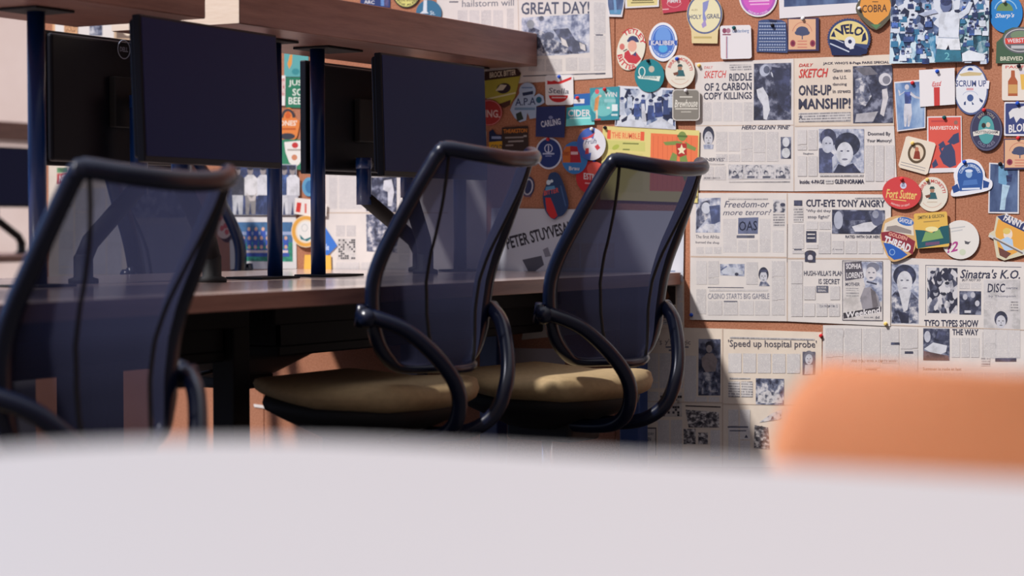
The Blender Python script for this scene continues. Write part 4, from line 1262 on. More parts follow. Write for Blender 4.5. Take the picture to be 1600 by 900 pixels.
it.ring(1003, 112, 5.5, 8, 1.6, (222, 230, 222), 0, 20).ell(1018, 108, 4.5, 5, (196, 186, 168)).poly([(996, 119), (1032, 119), (1030, 127), (1012, 124), (998, 123)], (222, 230, 220)).text('Peninsula', 1001, 117.5, 1026, 122, (40, 110, 120), 0.02, 1, 0.3); it.done()
def moretti(label, cx, cy, rx, ry):
    it = matt(label, ellipse(cx, cy, rx, ry), CREAM)
    it.arc('BIRRA MORETTI', cx, cy, rx*0.66, ry*0.66, -72, 84, ry*0.2, (196, 78, 76), 0.025)
    it.ell(cx, cy-ry*0.22, 3.4, 4.2, (170, 128, 104)).poly([(cx-4.5, cy-ry*0.30), (cx+4.5, cy-ry*0.30), (cx+2.5, cy-ry*0.45), (cx-2.5, cy-ry*0.45)], (60, 84, 84)).poly([(cx-3, cy-ry*0.1), (cx+5, cy-ry*0.1), (cx+8, cy+ry*0.28), (cx-6, cy+ry*0.28)], (54, 100, 108)).poly([(cx-11, cy+2), (cx-3, cy), (cx-3, cy+5), (cx-9, cy+6)], (118, 76, 62))
    it.ring(cx, cy, rx*0.78, ry*0.78, 0.9, (214, 178, 160), 0, 30, 40, 140).rect(cx-8, cy+ry*0.42, cx+8, cy+ry*0.48, (206, 190, 170)); it.done()
moretti('round cream beer mat with a seated green figure, beside the teal round mat', 1062.5, 112, 23, 26)
it = matt('grey rounded square beer mat with white script', rrect(1050.5, 139.5, 1093.5, 188.5, 6), (206, 202, 196))
it.poly(rrect(1052, 141, 1092, 187, 5), (132, 128, 120)).text('Brewhouse', 1054, 156, 1090, 168, (222, 218, 208), 0.03, -1, 0.25).rect(1062, 150.5, 1082, 152.5, (206, 202, 192)).rect(1055, 169, 1090, 171, (206, 202, 192)).rect(1064, 174, 1080, 175.6, (190, 186, 176)); it.done()
# middle dim cluster
it = matt('yellow-green shield beer mat lettered BROCK BITTER under the overhead shelf end', [(757, 112), (808, 107), (814, 114.5), (805, 151), (796, 165), (788, 169), (779, 163), (758, 152)], (186, 178, 70))
it.poly([(757, 112), (808, 107), (814, 114.5), (812, 119), (757, 126)], (62, 40, 36)).text('BROCK BITTER', 765, 113, 806, 122, (226, 214, 190), 0.04, -5).ell(787, 138, 11, 8, (56, 42, 52), -12).poly([(774, 142), (782, 132), (792, 133), (786, 141)], (220, 214, 190)).line(760, 155, 806, 145, 2.4, (222, 216, 170)).poly([(778, 163), (798, 156), (797, 164), (788, 169)], (84, 50, 42)); it.done()
pts = []
for k in range(40):
    t = R(170+230*k/39); q = 13.5 if k % 2 else 12.4
    pts.append((824+q*cos(t), 142+q*sin(t)))
it = matt('pale blue-grey cut-out beer mat lettered A.P.A', pts+[(842, 146), (849, 150), (851, 160), (845, 164), (838, 166), (838, 184), (828, 186), (824, 176), (822, 188), (812, 191), (804, 184), (797, 172), (802, 160), (810, 148)], (176, 196, 222))
it.poly([(816, 145), (833, 142), (833, 147), (817, 150)], (44, 54, 88)).text('A.P.A', 805, 154, 837, 165.5, (52, 64, 110), 0.02, -2).rect(815, 136, 832, 138, (112, 140, 186)).rect(804, 168, 836, 172, (120, 152, 186)).poly([(806, 178), (814, 174), (818, 186), (808, 190)], (52, 66, 60)).ell(842, 156, 4.5, 5, (42, 96, 124)); it.done()
it = matt('round red beer mat half hidden behind the right dark monitor, white lettering', ellipse(764, 176, 21, 20.5), (176, 58, 56))
it.ring(764, 176, 20, 19.5, 1, (214, 150, 146)).text('KING.', 750, 171, 781, 183, (232, 206, 200), 0.035, 1); it.done()
it = matt('navy and yellow beer mat half hidden behind the middle chair top', [(764, 206), (770, 202), (775, 210), (784, 211), (788, 232), (786, 250), (764, 250)], DKB)
it.poly([(764, 222), (788, 220), (788, 250), (764, 250)], (222, 172, 44)).rect(768, 213, 783, 217, (150, 166, 206)); it.text('GOLD', 767, 226, 785, 234, DKB, 0.03); it.done()
it = matt('dark brown beer mat with orange lettering above the middle chair', [(784, 199.5), (825, 197), (826, 246), (785, 246)], (62, 48, 44))
it.text('THEAKSTON', 786.5, 202, 823.5, 208.5, (230, 140, 46), 0.03, -1.5).rect(789, 214, 818, 216.5, (150, 140, 136), -1).rect(794, 220, 818, 222.5, (160, 152, 148), -1).rect(790, 226, 802, 228.5, (150, 140, 136), -0.5).rect(818, 211, 823, 214, (170, 160, 156)); it.done()
it = matt('plain navy square beer mat lettered CARLING', [(838, 167), (883.5, 165.5), (882, 215), (836.8, 213.5)], (46, 56, 108))
it.text('CARLING', 845, 187, 876, 197, (206, 210, 226), 0.03, rot=-9).ell(860.5, 183.5, 3.4, 2.6, (130, 138, 180)); it.done()
it = matt('white rounded beer mat with red bands at the edge of the shelf shadow', rrect(852, 117, 896, 164, 4, -1), (232, 228, 228))
it.poly([(855, 126), (862, 127), (866, 125.5), (872, 128), (893, 120), (893, 124), (876, 131), (855, 132)], (206, 44, 48)).text('Stella', 857, 137, 889, 145.5, (104, 106, 120), 0.025, 1.5, 0.1).ell(872.5, 149, 15, 11, (200, 40, 44), 0, 24, 0, 180).rect(862, 151.5, 884, 153.5, (230, 190, 190)); it.done()
it = matt('turquoise and blue square beer mat lettered CIDER', [(897, 147.5), (922.5, 145.5), (929, 194.5), (884, 197.5), (885.5, 168), (897, 167)], (62, 168, 180))
it.poly([(897, 147.5), (922.5, 145.5), (925, 164), (896, 166)], (48, 104, 176)).rect(896.5, 155, 913, 162, WHT, -0.5).text('CIDER', 887.5, 171.5, 923, 182.5, WHT, 0.045, -0.5).poly([(885, 186), (928, 181), (929, 194.5), (884, 197.5)], (120, 210, 208)).rect(890, 184, 922, 186, (206, 236, 236), -0.5); it.done()
it = Item('postcard', 'teal printed card with an orange ice lolly figure, left of the crowd photo', 'postcard', None, [(921.5, 137.5), (968, 135), (967, 187), (923.5, 188.5)], (58, 146, 162), 0.0006)
it.ell(942, 160, 20, 22, (112, 190, 190)).poly([(930, 154), (937, 148), (934, 172), (928, 174)], (226, 152, 92)).ell(933, 143, 3.4, 4, (214, 90, 100)).poly([(931, 172), (934, 172), (934, 186), (931, 186)], (226, 206, 186)).poly([(929, 186), (939, 185), (938, 188), (929, 188)], (190, 72, 70)).ell(938, 150, 2, 2, (236, 206, 190)).text('WIN', 944.5, 144, 964, 151.5, WHT, 0.03).rect(944, 155, 962, 160, (150, 200, 204)).rect(956, 163, 965, 173.5, (222, 232, 234)).rect(948, 167, 953, 170, WHT).rect(955, 178, 965, 181, (206, 226, 228)); it.done()
it = matt('navy round beer mat with a white rim and emblem, right of the middle chair top', ellipse(857.5, 239.5, 21, 25), (214, 220, 236))
it.ell(857.5, 239.5, 18.6, 22.4, (38, 58, 122)).ring(857, 232, 6.5, 7, 1.4, (206, 214, 236)).rect(856.2, 227, 857.8, 238, (206, 214, 236)).rect(848, 239, 866, 241.5, (180, 192, 226)).rect(852, 243, 862, 244.5, (150, 164, 210)); it.done()
it = matt('red round beer mat partly behind the top left corner of the nearest chair', ellipse(922, 277, 22, 25), (196, 44, 50))
it.ell(930, 264, 13, 11, (228, 96, 84)).text('ESTRELLA', 912, 270, 948, 280, WHT, 0.04, 4).rect(914, 285, 926, 287, (230, 170, 170), 1); it.done()
it = matt('orange, red and blue round beer mat, left of the white oval one', ellipse(898, 246.5, 20.5, 25.5), (60, 128, 196))
it.poly([(878.5, 238), (884, 229), (891, 228), (891, 254), (879, 254)], (202, 110, 50)).poly([(891, 228), (904, 229), (908, 254), (891, 254)], (176, 40, 52)).poly([(885, 226), (902, 222), (902, 227), (884, 229)], (60, 122, 190)).rect(892, 237, 903, 241.5, (226, 190, 196)).text('beer', 880, 234, 890, 243, (150, 66, 40), 0.02).text('Brau', 889, 260, 905, 266, WHT, 0.03); it.done()
it = matt('oval beer mat half blue half white with red patches', ellipse(924, 225, 22.5, 25.5), (222, 222, 230))
it.ell(924, 225, 22.5, 25.5, (74, 104, 184), 0, 26, 95, 285).ell(921, 227, 10, 12, (224, 224, 232)).text('Früh', 914, 218, 932, 226, (90, 100, 130), 0.02, -2, 0.2).poly([(909, 215), (918, 214), (930, 207), (926, 214), (912, 219)], (206, 76, 84)).poly([(929, 229), (934, 225), (938, 231), (933, 235)], (200, 66, 76)).poly([(915, 232), (920, 231), (920, 240), (914, 241)], (200, 66, 76)); it.done()
it = matt('dark blue bottle-shaped cut-out beer mat with a red flank, over the long poster', smooth([(858, 273), (865, 269), (873, 272), (880, 286), (887, 310), (887.5, 324), (880, 336), (872, 339), (867, 343), (860, 340), (852, 329), (848, 310), (850, 297), (854, 288)], 4), (44, 66, 108))
it.poly([(852, 309), (860, 309), (864, 318), (871, 337), (866, 342), (860, 340), (854, 329)], (206, 46, 48)).text('BITTER', 850, 298, 873, 305.5, (222, 92, 78), 0.04, -5).ell(857, 285, 3.4, 4, (206, 222, 232)).ell(862, 283, 2.4, 2.4, (206, 222, 232)).poly([(853, 292), (866, 290), (868, 295), (852, 298)], (92, 150, 190)).line(876, 290, 884, 322, 2, (72, 100, 146)); it.done()
it = matt('small dark oval beer mat peeking out behind the right edge of the middle chair', ellipse(825, 292, 10, 16, 8), (52, 60, 100))
it.ring(825, 292, 8, 13, 2.2, (190, 190, 200), 8).rect(820, 305, 830, 308, (110, 84, 104)); it.done()
# right side
it = Item('postcard', 'blue postcard of a standing bather, half under the white mat with a red bar', 'postcard', None, [(1397, 128), (1436, 124.7), (1446.5, 126), (1446, 200), (1401.6, 205.6)], WHT, 0.0006)
it.poly([(1398.5, 130), (1445, 127), (1444.5, 198.5), (1403, 203.5)], P_BLUE).ell(1417, 136, 3.4, 4.2, (206, 204, 214)).poly([(1413, 144), (1424, 143), (1424, 156), (1422, 163), (1414, 163)], (58, 74, 130)).poly([(1413, 162), (1424, 162), (1425, 178), (1421, 198), (1418, 198), (1418, 178), (1416, 198), (1413, 198), (1412, 178)], (206, 206, 216)).poly([(1413, 144), (1405, 150), (1403, 140), (1406, 142), (1407, 147), (1414, 142)], (206, 206, 216)).poly([(1423, 143), (1431, 150), (1438, 152), (1437, 155), (1429, 153), (1422, 148)], (206, 206, 216)); it.done()
it = matt('white oval beer mat with a navy rim lettered SCRUM UP', ellipse(1517, 140, 27, 39.5), (84, 98, 142))
it.ell(1517, 139.5, 24.8, 37, (226, 228, 234)).ell(1516, 110, 4.4, 4.4, (48, 84, 160), 0, 16, 180, 360).poly([(1498, 116), (1514, 112), (1536, 114), (1532, 118), (1502, 119)], (206, 186, 140)).poly([(1491, 127), (1546, 126), (1545, 139), (1528, 136.5), (1508, 136.5), (1491, 139)], (232, 232, 238)).text('SCRUM UP', 1493, 125.5, 1541, 135.5, (72, 86, 134), 0.035).rect(1510, 137.5, 1521, 141, (214, 160, 166)).ell(1516, 153, 5, 5.5, (70, 92, 144)).poly([(1506, 160), (1509, 158), (1509, 164), (1506, 164)], (60, 76, 120)).poly([(1530, 153), (1536, 157), (1535, 161), (1531, 158)], (60, 76, 120)).poly([(1518, 158), (1522, 163), (1519, 164)], (60, 76, 120)).ring(1516, 150, 12, 8, 0.8, (176, 186, 210), 0, 20, 190, 350); it.done()
it = matt('white square beer mat with a red bar and blue pin', [(1436, 109.5), (1491.5, 106), (1492.3, 163), (1437.5, 167)], (232, 228, 229))
it.poly([(1459, 136.5), (1468.3, 136), (1468.5, 164.8), (1459.6, 165.4)], (200, 66, 64)).text('Estd', 1456, 128, 1471, 134.5, (206, 74, 76), 0.03, -1.5, 0.3).line(1457, 135.5, 1470, 133.5, 1, (206, 74, 76)); it.done()
it = Item('poster', 'small red poster with navy hand shapes and white border, right of the tabloids', 'poster', None, [(1448.5, 182), (1502.5, 181), (1503.5, 268.5), (1449, 270.5)], WHT, 0.0005)
it.poly([(1450.5, 184), (1501, 183), (1501.8, 262), (1451, 263)], (218, 92, 80)).text('HARVIESTOUN', 1453.5, 197, 1497, 203, (236, 226, 220), 0.035, -0.5).ell(1493.5, 191.5, 3, 3.4, (150, 110, 100)).rect(1455, 188, 1476, 191, (190, 76, 76), -0.3)
for p in ([(1480, 222), (1490, 210), (1498, 207), (1499, 222), (1490, 226)], [(1468, 244), (1476, 228), (1486, 224), (1492, 236), (1494, 258), (1484, 262), (1474, 256)], [(1466, 226), (1474, 220), (1478, 228), (1470, 233)], [(1456, 256), (1462, 248), (1466, 258), (1458, 263)]):
    it.poly(p, (66, 74, 108))
it.line(1484, 226, 1496, 212, 3, (66, 74, 108)).line(1472, 240, 1468, 230, 3, (66, 74, 108)); it.done()
it = matt('dark oval beer mat with a teal centre and a white band', ellipse(1541, 203, 25.5, 33), (64, 64, 92))
it.ring(1541, 203, 24, 31.5, 1, (110, 110, 134)).ell(1541, 203, 12.5, 22, (84, 158, 160)).ell(1537, 196, 3.4, 4, (58, 52, 50)).ell(1544, 195, 3.4, 4, (206, 196, 176)).poly([(1520, 206), (1541, 201), (1562, 205), (1561, 212), (1541, 208.5), (1521, 213)], (220, 216, 208)).text('NOTTINGHAM', 1523, 204.2, 1559, 208.8, (84, 80, 88), 0.03).arc('MARSTON', 1541, 203, 15, 23.5, -44, 44, 5, (150, 140, 132), 0.03).arc('OLD ALES', 1541, 203, 15, 22.5, 225, 135, 5, (128, 128, 150), 0.02, True); it.done()
it = matt('cream beer mat showing a brown bottle and a beer glass at the right edge', rrect(1565.5, 100, 1622, 157, 3), (230, 220, 208))
it.text('PACIFIC', 1571, 102.5, 1612, 107, (206, 84, 84), 0.03, -0.5).poly([(1580, 110), (1585.5, 110), (1586, 120), (1590, 127), (1590, 150), (1575, 150), (1575, 127), (1579.5, 120)], (176, 96, 62)).rect(1575.6, 132, 1589.6, 146, (206, 160, 100)).poly([(1594, 116), (1612, 116), (1610, 140), (1596, 140)], (228, 184, 92)).rect(1593, 110, 1612, 116, (214, 206, 214)); it.done()
it = matt('navy beer mat lettered BLONDE with a white animal at the right edge', rrect(1569, 159.5, 1622, 212.5, 2, 0.6), (222, 222, 230))
it.poly(rrect(1571, 161.5, 1622, 209.5, 2), (62, 72, 124)).poly([(1576, 176), (1582, 170), (1592, 168), (1604, 164), (1612, 172), (1604, 188), (1594, 184), (1588, 192), (1584, 182), (1578, 186)], (222, 220, 222)).text('BLONDE', 1576, 195, 1622, 208, WHT, 0.05, -5); it.done()
it = Item('postcard', 'narrow blue postcard of a figure with bare legs, right edge', 'postcard', None, [(1545.5, 254), (1592.5, 257), (1592, 334), (1544, 333)], WHT, 0.0006)
it.poly([(1547.5, 256), (1590.5, 259), (1590, 331.5), (1546, 331)], P_NAVY).poly([(1560, 260), (1572, 258), (1576, 276), (1572, 290), (1560, 286)], (110, 160, 196)).poly([(1566, 288), (1578, 290), (1572, 310), (1570, 328), (1562, 328), (1564, 312)], (176, 206, 226)).poly([(1572, 274), (1582, 272), (1580, 284), (1573, 284)], (36, 48, 88)); it.done()
tree_mat('beige square beer mat with a dark tree at the right edge, below the navy one', 1568.5, 216, 1622, 265)
it = matt('tilted cream beer mat with a round brown crest, over the red poster corner', [(1415.5, 214), (1419, 212.5), (1460, 223), (1462, 226), (1449.5, 271), (1446, 273), (1406, 262), (1403.5, 258)], (230, 218, 200))
it.ell(1432.5, 239, 14, 16.5, (96, 80, 62), 10).ell(1432.5, 239, 10.5, 12.5, (226, 206, 180), 10).poly([(1427, 248), (1429, 238), (1432, 230), (1437, 238), (1438, 249)], (142, 62, 48)).ell(1432.5, 233, 3, 3.4, (190, 120, 92)).line(1408, 253, 1446, 263, 0.8, (120, 124, 140)).line(1407, 257, 1445, 267, 0.8, (120, 124, 140)); it.done()
moretti('round cream beer mat with a seated green figure, overlapped by the red oval', 1456.5, 303.5, 24.5, 27)
it = matt('red oval beer mat with yellow script, right of the TONY ANGRY headline', ellipse(1409, 301.5, 30.5, 25.5, 8), (208, 70, 72))
it.ell(1411.5, 290, 5, 5, (206, 206, 226)).text('RR', 1409, 288, 1414, 292, (64, 70, 120), 0.04).text('Fort Sutter', 1384, 295, 1433, 309, (232, 196, 116), 0.035, 3, 0.3).line(1392, 311, 1416, 314, 1.4, (232, 196, 116)).arc('BREWERS OF KENT', 1409, 302, 24, 18, 220, 150, 3, (236, 190, 186), 0.02, True); it.done()
it = matt('blue and white dome-shaped beer mat with ribbons', smooth([(1486, 300), (1492, 287), (1490, 272), (1497, 258), (1507, 250), (1518, 249), (1530, 254), (1538, 267), (1540, 277), (1550, 283), (1547, 296), (1520, 303), (1490, 307)], 4), (232, 232, 238))
it.ell(1516, 275, 20, 21, (52, 92, 160), 0, 30, 160, 380).poly([(1496, 280), (1536, 278), (1534, 296), (1500, 299)], (52, 92, 160)).poly([(1487, 292), (1496, 287), (1500, 298), (1490, 302)], (44, 76, 140)).poly([(1536, 281), (1546, 285), (1544, 293), (1536, 294)], (44, 76, 140)).arc('CORNISH BREWERY', 1515.5, 277, 13.5, 16, -70, 70, 5, (206, 220, 238), 0.03).ell(1514, 272, 5, 6, (150, 180, 216)).ell(1514, 267, 6, 2.4, (216, 224, 238)).poly([(1506, 282), (1526, 280), (1528, 288), (1504, 290)], (78, 120, 186)).rect(1503, 294, 1531, 297, (216, 224, 238), -1); it.done()
it = matt('shield beer mat lettered GOLDEN THREAD with a blue point', smooth([(1381, 346), (1390, 340), (1404, 337), (1420, 340), (1429, 344), (1431, 362), (1430, 388), (1420, 400), (1397, 409), (1386, 400), (1376, 374), (1377, 362)], 4), (212, 172, 120))
it.poly([(1383, 349), (1402, 340), (1426, 346), (1428, 368), (1380, 362)], (224, 214, 200)).poly([(1386, 354), (1400, 352), (1424, 360), (1424, 366), (1384, 360)], (150, 140, 136)).ell(1415, 346, 13, 6.5, (66, 112, 184), 14).text('SAVOUR', 1405, 342, 1426, 349, WHT, 0.02, rot=14)
it.poly([(1376.5, 363), (1392, 361), (1412, 366), (1430, 377), (1426, 398), (1410, 388), (1392, 379), (1378, 376)], (142, 52, 66)).text('GOLDEN', 1388, 366, 1418, 372, (230, 170, 150), 0.03, rot=17).text('THREAD', 1380, 375, 1424, 388, WHT, 0.045, rot=20).poly([(1380, 379), (1392, 381), (1408, 390), (1418, 398), (1408, 404), (1397, 406), (1388, 399)], (48, 96, 180)).ring(1394, 394, 4.5, 5, 1, (150, 186, 226)); it.done()
it = matt('white round beer mat with a magenta scribble, lower right', ellipse(1500.5, 374.5, 29.5, 30.5), (228, 224, 218))
it.text('?2', 1480, 380, 1497, 396, (176, 74, 140), 0.05, -4, 0.2).poly([(1507, 376), (1513, 378), (1517, 377), (1513, 382), (1508, 381)], (90, 90, 96)).rect(1486, 356, 1508, 358, (196, 196, 196), -3).rect(1486, 361, 1504, 363, (200, 200, 200), -3).ell(1504, 394, 5, 5, (206, 214, 190)); it.done()
it = matt('square beer mat with a yellow sky over dark green hills', rrect(1429.5, 332, 1481.5, 387, 3, -4), (226, 184, 92))
it.poly([(1430, 359), (1444, 360), (1456, 364), (1470, 354), (1482, 352), (1484, 380), (1434, 388.5)], (40, 92, 102)).poly([(1446, 362), (1458, 364), (1468, 358), (1474, 372), (1440, 378)], (128, 168, 106)).ell(1456, 358, 10, 4, (236, 226, 170)).text('SMITH & GILSON', 1434, 337.5, 1475, 343, (92, 84, 60), 0.03, -3.5).rect(1443, 346, 1468, 347.6, (170, 140, 84), -2).rect(1446, 379, 1468, 384, (110, 84, 116), -2); it.done()
it = matt('yellow diamond beer mat with a navy slanted band at the right edge', [(1557, 338), (1572, 334), (1598, 347), (1640, 366), (1622, 392), (1569, 407), (1557, 402), (1552, 372), (1544, 370), (1546, 364), (1553, 360)], (214, 206, 178))
it.poly([(1560, 342), (1600, 360), (1620, 380), (1572, 402), (1561, 396), (1555, 364)], (230, 168, 78)).poly([(1558, 338), (1572, 335), (1640, 368), (1634, 378), (1600, 362), (1566, 346)], (58, 68, 112)).text("FANNY EBB'S", 1567, 344, 1622, 356, WHT, 0.045, rot=25).ell(1575, 366, 7, 9, (236, 218, 200)).ell(1573, 361, 6, 5, (222, 196, 110)).poly([(1560, 376), (1574, 370), (1582, 374), (1584, 390), (1570, 392)], (180, 206, 232)).line(1546, 368, 1602, 397, 4.5, (206, 206, 204)).line(1552, 372, 1598, 396, 2.4, (120, 112, 110)).poly([(1560, 386), (1580, 396), (1572, 404), (1562, 399)], (112, 72, 66)); it.done()
# left, seen between the monitors and poles
it = news('newspaper sheet hanging between the two right-hand poles and the middle chair', [(508, 205), (760, 205), (760, 442), (509, 442)])
it.cols(530, 215, 566, 328, 1, 2, 0, M_COLUMN2).cols(514, 215, 527, 328, 1).poly([(572, 277), (620, 277), (620, 332), (572, 330)], P_DARK).poly([(600, 282), (612, 280), (616, 300), (612, 322), (606, 322), (606, 300), (598, 296)], (206, 206, 214)).cols(623, 277, 640, 440, 1)
it.line(509, 332.5, 700, 332.5, 1.6, M_FOLD_SHADE).poly([(572, 335), (621, 335), (621, 395), (573, 393)], P_MIX).cols(525, 352, 556, 371, 2).rect(527, 373, 556, 406, (206, 202, 200))
random.seed(8)
for i in range(8):
    for j in range(9):
        if random.random() < 0.42: it.rect(529+i*3.3, 374+j*3.5, 531.6+i*3.3, 376.8+j*3.5, (52, 50, 58))
it.cols(525, 410, 640, 440, 3, 3, 0, M_COLUMN2); it.done()
it = Item('poster', 'narrow teal poster with a bottle, glimpsed between the poles below the shelf', 'poster', None, [(444, 80), (482, 80), (482, 120), (444, 120)], (96, 168, 168), 0.0005)
it.poly([(449, 100), (453, 86), (457, 84), (456, 100), (452, 108)], (222, 152, 76)).ell(462, 112, 6, 5, (60, 140, 146)); it.done()
it = matt('dark green square beer mat lettered JUST SO BEER', [(446, 121), (481, 121), (481, 169), (446.5, 168)], (44, 122, 92))
for t_, a in (('JUST', 0), ('SO', 1), ('BEER', 2)):
    it.text(t_, 451 if a != 1 else 457, 125+a*13.5, 480 if a != 1 else 474, 136+a*13.5, (232, 236, 226), 0.025)
it.done()
it = matt('white card-like beer mat with red lettering left of the green lettered one', [(434, 118), (446, 118), (445.5, 165), (434, 165)], (232, 226, 222))
it.text('CYDER', 436, 122, 445, 150, (190, 60, 56), 0.02, 0); it.done()
it = matt("orange shaped beer mat lettered JONES' between the poles", smooth([(432, 190), (440, 186), (444, 174), (450, 168), (457, 172), (462, 184), (468, 190), (466, 206), (460, 218), (436, 218)], 3), (224, 132, 66))
it.ring(450, 184, 11, 14, 4, (62, 60, 66), 0, 20, 180, 360).text("JONES'", 433, 188, 464, 199, (238, 222, 206), 0.045).ell(449, 213, 12, 5, (62, 62, 72)).rect(436, 200, 462, 203, (190, 92, 40)).poly([(445, 180), (450, 173), (455, 180), (452, 185), (447, 185)], (206, 96, 44)); it.done()
it = matt('green beer mat with a white shield between the poles', [(438, 218), (482, 218), (482, 266), (440, 264)], (58, 134, 100))
it.poly([(444, 222), (477, 219), (476, 240), (468, 256), (461, 262), (452, 254), (446, 238)], (232, 228, 222)).ell(461, 227, 5, 4.5, (196, 60, 60)).ell(460, 246, 4.5, 4.5, (206, 138, 104)).rect(449, 233, 470, 235.5, (170, 160, 150)); it.done()
it = Item('photo_print', 'black and white group photo print of people in pale shirts behind the poles', 'photo', GF, [(352, 255), (463.5, 257), (463, 336.5), (352, 336)], (190, 192, 198), 0.0006)
it.poly([(353, 256), (462.5, 258), (462.5, 336), (353, 335.5)], (52, 60, 92))
for cx, sh, pn in ((371, (60, 60, 72), (196, 196, 200)), (391, (222, 220, 222), (138, 134, 134)), (411, (216, 216, 222), (52, 62, 96)), (444, (60, 80, 124), (206, 206, 212)), (457, (218, 218, 224), (186, 186, 194)), (429, (210, 212, 220), (56, 66, 104))):
    it.poly([(cx-9, 278), (cx-4, 273), (cx+5, 273), (cx+11, 279), (cx+11, 306), (cx-9, 306)], sh).poly([(cx-8, 305), (cx+9, 305), (cx+8, 335), (cx+2, 335), (cx, 315), (cx-2, 335), (cx-7, 335)], pn).ell(cx, 267, 4.5, 6.5, (150, 142, 142)).ell(cx, 262.5, 5, 3.6, (44, 44, 56))
it.poly([(384, 300), (393, 310), (402, 300), (398, 314), (390, 314)], (196, 188, 186)); it.done()
it = Item('photo_print', 'white bordered colour team photo print behind the left thin pole', 'photo', GF, [(358, 337), (462.5, 338), (463.5, 420), (360, 421)], (226, 222, 222), 0.0006)
it.poly([(366, 347), (457, 347), (457.5, 409), (367, 408)], (70, 112, 156)).poly([(366, 378), (457.3, 379), (457.5, 409), (367, 408)], (52, 134, 112)).rect(366, 362, 457, 367, (158, 172, 206))
for r_ in range(3):
    for k in range(8 if r_ else 4):
        x = (380+k*9.5) if r_ else (389+k*11); y = 358+r_*14
        it.rect(x-4, y+2, x+4, y+14, (60, 92, 180)).ell(x, y, 2.4, 3.2, (222, 176, 156), 0, 10)
it.rect(376, 396, 452, 401, (60, 88, 170)).rect(378, 391, 450, 395, (222, 206, 206)); it.done()
it = matt('blue beer mat edge peeking out left of the thicker right pole', ellipse(483, 292, 11, 15), (98, 156, 192))
it.ell(484, 292, 7, 10, (64, 116, 164)); it.done()
it = matt('white beer mat with red stripes above the orange ringed one', [(461, 309), (500, 313), (511, 320), (510, 338), (484, 338), (460, 334)], (232, 224, 218))
it.poly([(464, 316), (471, 317), (469, 332), (462, 331)], (206, 60, 54)).rect(476, 318, 479, 333, (214, 110, 100)).rect(500, 318, 505, 334, (206, 80, 74)); it.done()
it = Item('beer_mat', 'bright blue square beer mat tilted behind the thicker right pole', 'beer mat', GM, [(488, 345), (506, 352), (527, 384), (509, 402), (488, 400)], (62, 118, 206), 0.0014)
it.text('ale', 506, 381, 514, 391, (216, 226, 240), 0.03).poly([(488, 395), (509, 399), (509, 402), (488, 400)], (40, 74, 150)); it.done()
it = matt('round beer mat with a thick orange ring, behind the thicker right pole', ellipse(478, 361.5, 23, 25), (232, 214, 186))
it.ring(478, 361.5, 22, 24, 5.5, (226, 166, 78)).ell(478, 361.5, 14, 16, (230, 228, 224)).poly([(468, 366), (476, 374), (486, 370), (488, 362), (490, 370), (480, 377), (470, 374)], (50, 116, 122)).ring(476, 356, 5, 6, 1, (190, 196, 196)); it.done()
it = matt('yellow beer mat with black lettering just above the desk, behind the right pole', [(476, 398), (517, 399), (518, 436), (474, 436)], (236, 184, 82))
it.text("Dublin's", 477, 423, 509, 432, (44, 42, 44), 0.03).ell(515, 427, 2.4, 2.8, (44, 42, 44)); it.done()
it = matt('small teal round beer mat just above the desk between the poles', ellipse(455, 436, 15, 15), (74, 158, 160))
it.poly([(448, 434), (455, 424), (462, 434), (458, 438), (452, 438)], (150, 206, 206)); it.done()
it = matt('pink and red floral beer mat left of the team photo', ellipse(350, 351, 14, 22), (222, 190, 180))
for k in range(6):
    it.ell(350+8*cos(k), 350+13*sin(k*1.3), 3.4, 4.4, (206, 92, 88))
it.done()
it = news('pale newspaper sheet at the open wall end, between the leftmost pole and chair', [(76, 255), (300, 258), (300, 436), (76, 436)], M_PAPER_OLD)
it.rect(89, 262, 106, 270, (74, 110, 76)).rect(89, 271, 118, 288, (176, 52, 54)).text('NEWS', 93, 273.5, 116, 285, WHT, 0.03).cols(92, 294, 190, 430, 4).rect(200, 270, 290, 340, P_MIX).cols(200, 350, 290, 430, 3); it.done()
it = Item('poster', 'white poster strip glimpsed above the rear-facing monitor with a ring logo', 'poster', None, [(122, 20), (178, 20), (178, 120), (122, 120)], (230, 222, 216), 0.0005)
it.rect(126, 60, 174, 90, (150, 110, 96)).rect(140, 26, 160, 56, P_MIX); it.done()
it = matt('orange beer mat sliver glimpsed above the rear-facing monitor with a ring logo', [(82, 25), (121, 27), (121, 72), (82, 70)], (226, 176, 130))
it.rect(86, 30, 100, 66, (232, 226, 220)).text('GOLD', 101, 40, 119, 50, (120, 70, 50), 0.03); it.done()
it = Item('postcard', 'tan picture card glimpsed below the shelf beside the left dark monitor', 'postcard', None, [(178, 22), (222, 22), (222, 80), (178, 80)], (206, 176, 146), 0.0006)
it.rect(182, 26, 218, 60, (120, 98, 84)).ell(200, 44, 9, 12, (224, 206, 184)); it.done()
# below the desk
it = matt('small round beer mat in the shade under the desk, left of the middle chair', ellipse(569, 531, 14, 13), (206, 196, 204))
it.ell(569, 530, 11.5, 10.5, (92, 72, 104)).poly([(560, 528), (569, 520), (578, 527), (571, 536), (562, 535)], (214, 130, 88)); it.done()
it = news('crumpled newspaper corner seen under the desk above the far seat', [(320, 500), (405, 490), (440, 498), (440, 560), (320, 560)])
it.rect(374, 533, 396, 548, P_SCRIBD).cols(326, 505, 370, 555, 2).cols(400, 505, 436, 530, 1); it.done()
it = Item('paper_sheet', 'white paper strip low on the cork beneath the middle chair seat', 'paper', None, [(396, 631), (446, 638), (445, 642), (397, 636)], (236, 226, 220), 0.0006)
it.done()

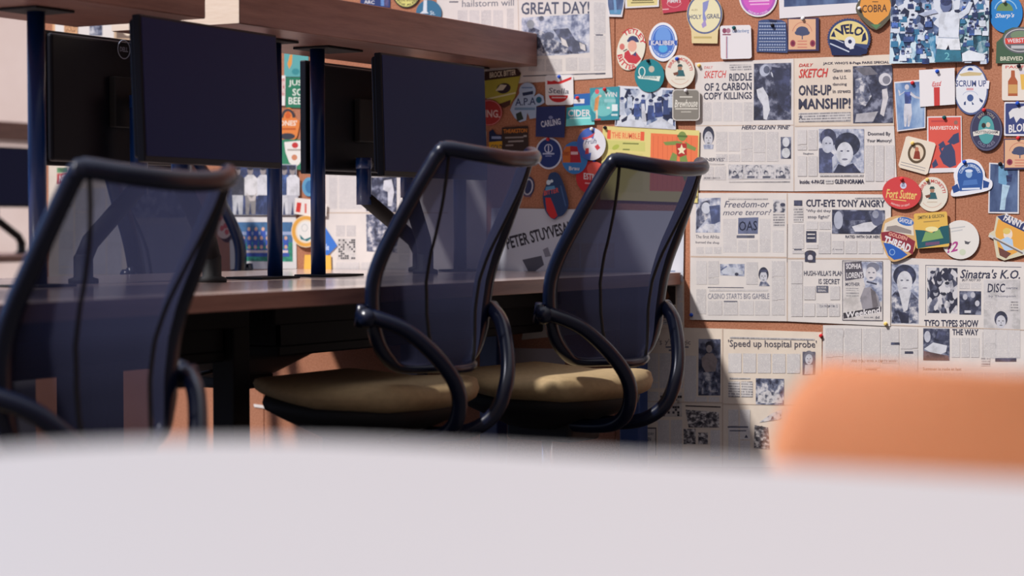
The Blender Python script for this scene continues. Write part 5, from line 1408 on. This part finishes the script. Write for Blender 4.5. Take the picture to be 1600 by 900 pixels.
# ---- drawing pins
PIN0 = {}
def pin(label, x, y, c):
    lv = 0.0012
    for bb, top in PLACED:
        if bb[0] < x < bb[2] and bb[1] < y < bb[3]:
            lv = max(lv, top)
    o = PIN0.get(c)
    if o is None:
        bm = bmesh.new()
        lathe(bm, [(0.0007, -0.006), (0.0007, 0.0), (0.0052, 0.0002), (0.0052, 0.0014), (0.0034, 0.0018), (0.0032, 0.0040), (0.0042, 0.0048), (0.0042, 0.0058), (0.0034, 0.0062)], (0, 0), 16)
        o = build('push_pin', bm, mat('pin_%d_%d_%d' % c, c, 0.3), None, True)
        PIN0[c] = o
    else:
        o = o.copy(); COL.objects.link(o)
    o.rotation_euler = (pi/2, 0, 0)
    o.location = on_wall(x, y, -lv)
    tag(o, label, 'pin', 'drawing pins in the cork')
B_, R_, K_, W_, Y_, T_ = (36, 86, 200), (214, 48, 52), (28, 28, 34), (232, 232, 234), (236, 204, 116), (20, 92, 96)
for a in (('blue pin in the white mat with red bands', 874, 120, B_), ('red pin on the teal lolly card', 945, 139.5, R_), ('black pin in the yellow poster corner', 945.7, 199.5, K_),
          ('white pin atop the oval half blue half white mat', 924.7, 201.5, W_), ('red pin atop the navy round mat with a white rim', 856.5, 217.5, R_), ('white pin in the grey rounded square mat', 1072, 141.5, W_),
          ('blue pin in the cream mat beside the teal round one', 1058, 92, B_), ('black pin in the teal round mat', 1013, 95, K_), ('teal pin in the white mat with a thin stripe', 1147, 43.5, T_),
          ('black pin in the knitted jumper mat', 1207, 39.5, K_), ('white pin above the tree mat left of the serrated one', 1254.5, 29, W_), ('white pin at the left tip of the orange diamond mat', 1343, 13, W_),
          ('blue pin in the white mat with a red bar', 1464.6, 111.5, B_), ('red pin in the bather postcard', 1426, 129.5, R_), ('dark teal pin atop the small red poster', 1475.5, 183.5, T_),
          ('red pin atop the dark oval mat with a white band', 1537.6, 172, R_), ('black pin in the bottle and glass mat', 1592, 103, K_), ('blue pin in the navy mat lettered BLONDE', 1590, 161.5, B_),
          ('red pin in the tree mat at the right edge', 1591, 216, R_), ('yellow pin in the tilted cream mat', 1426, 224, Y_), ('red pin in the red oval mat', 1409, 280, R_), ('yellow pin in the cream mat under the red oval', 1449, 281, Y_),
          ('blue pin atop the dome-shaped mat', 1507, 253, B_), ('black pin in the narrow blue postcard', 1563, 256, K_), ('red pin at the top left of the CUT-EYE TONY ANGRY spread', 1085, 302.5, R_),
          ('blue pin at the bottom left of the CUT-EYE TONY ANGRY spread', 1080.5, 492, B_), ('yellow pin between the two lower tabloid spreads', 1384, 506, Y_), ('red pin by the hospital headline', 1283, 524.5, R_),
          ('blue pin under the oval half blue half white mat', 929, 252, B_), ('red pin in the turquoise lettered mat', 902.5, 153, R_), ('yellow pin at the top left of the upper tabloid spread', 1092.5, 102.5, Y_),
          ("white pin atop the sky blue mat", 1569, 2, W_)):
    pin(*a)
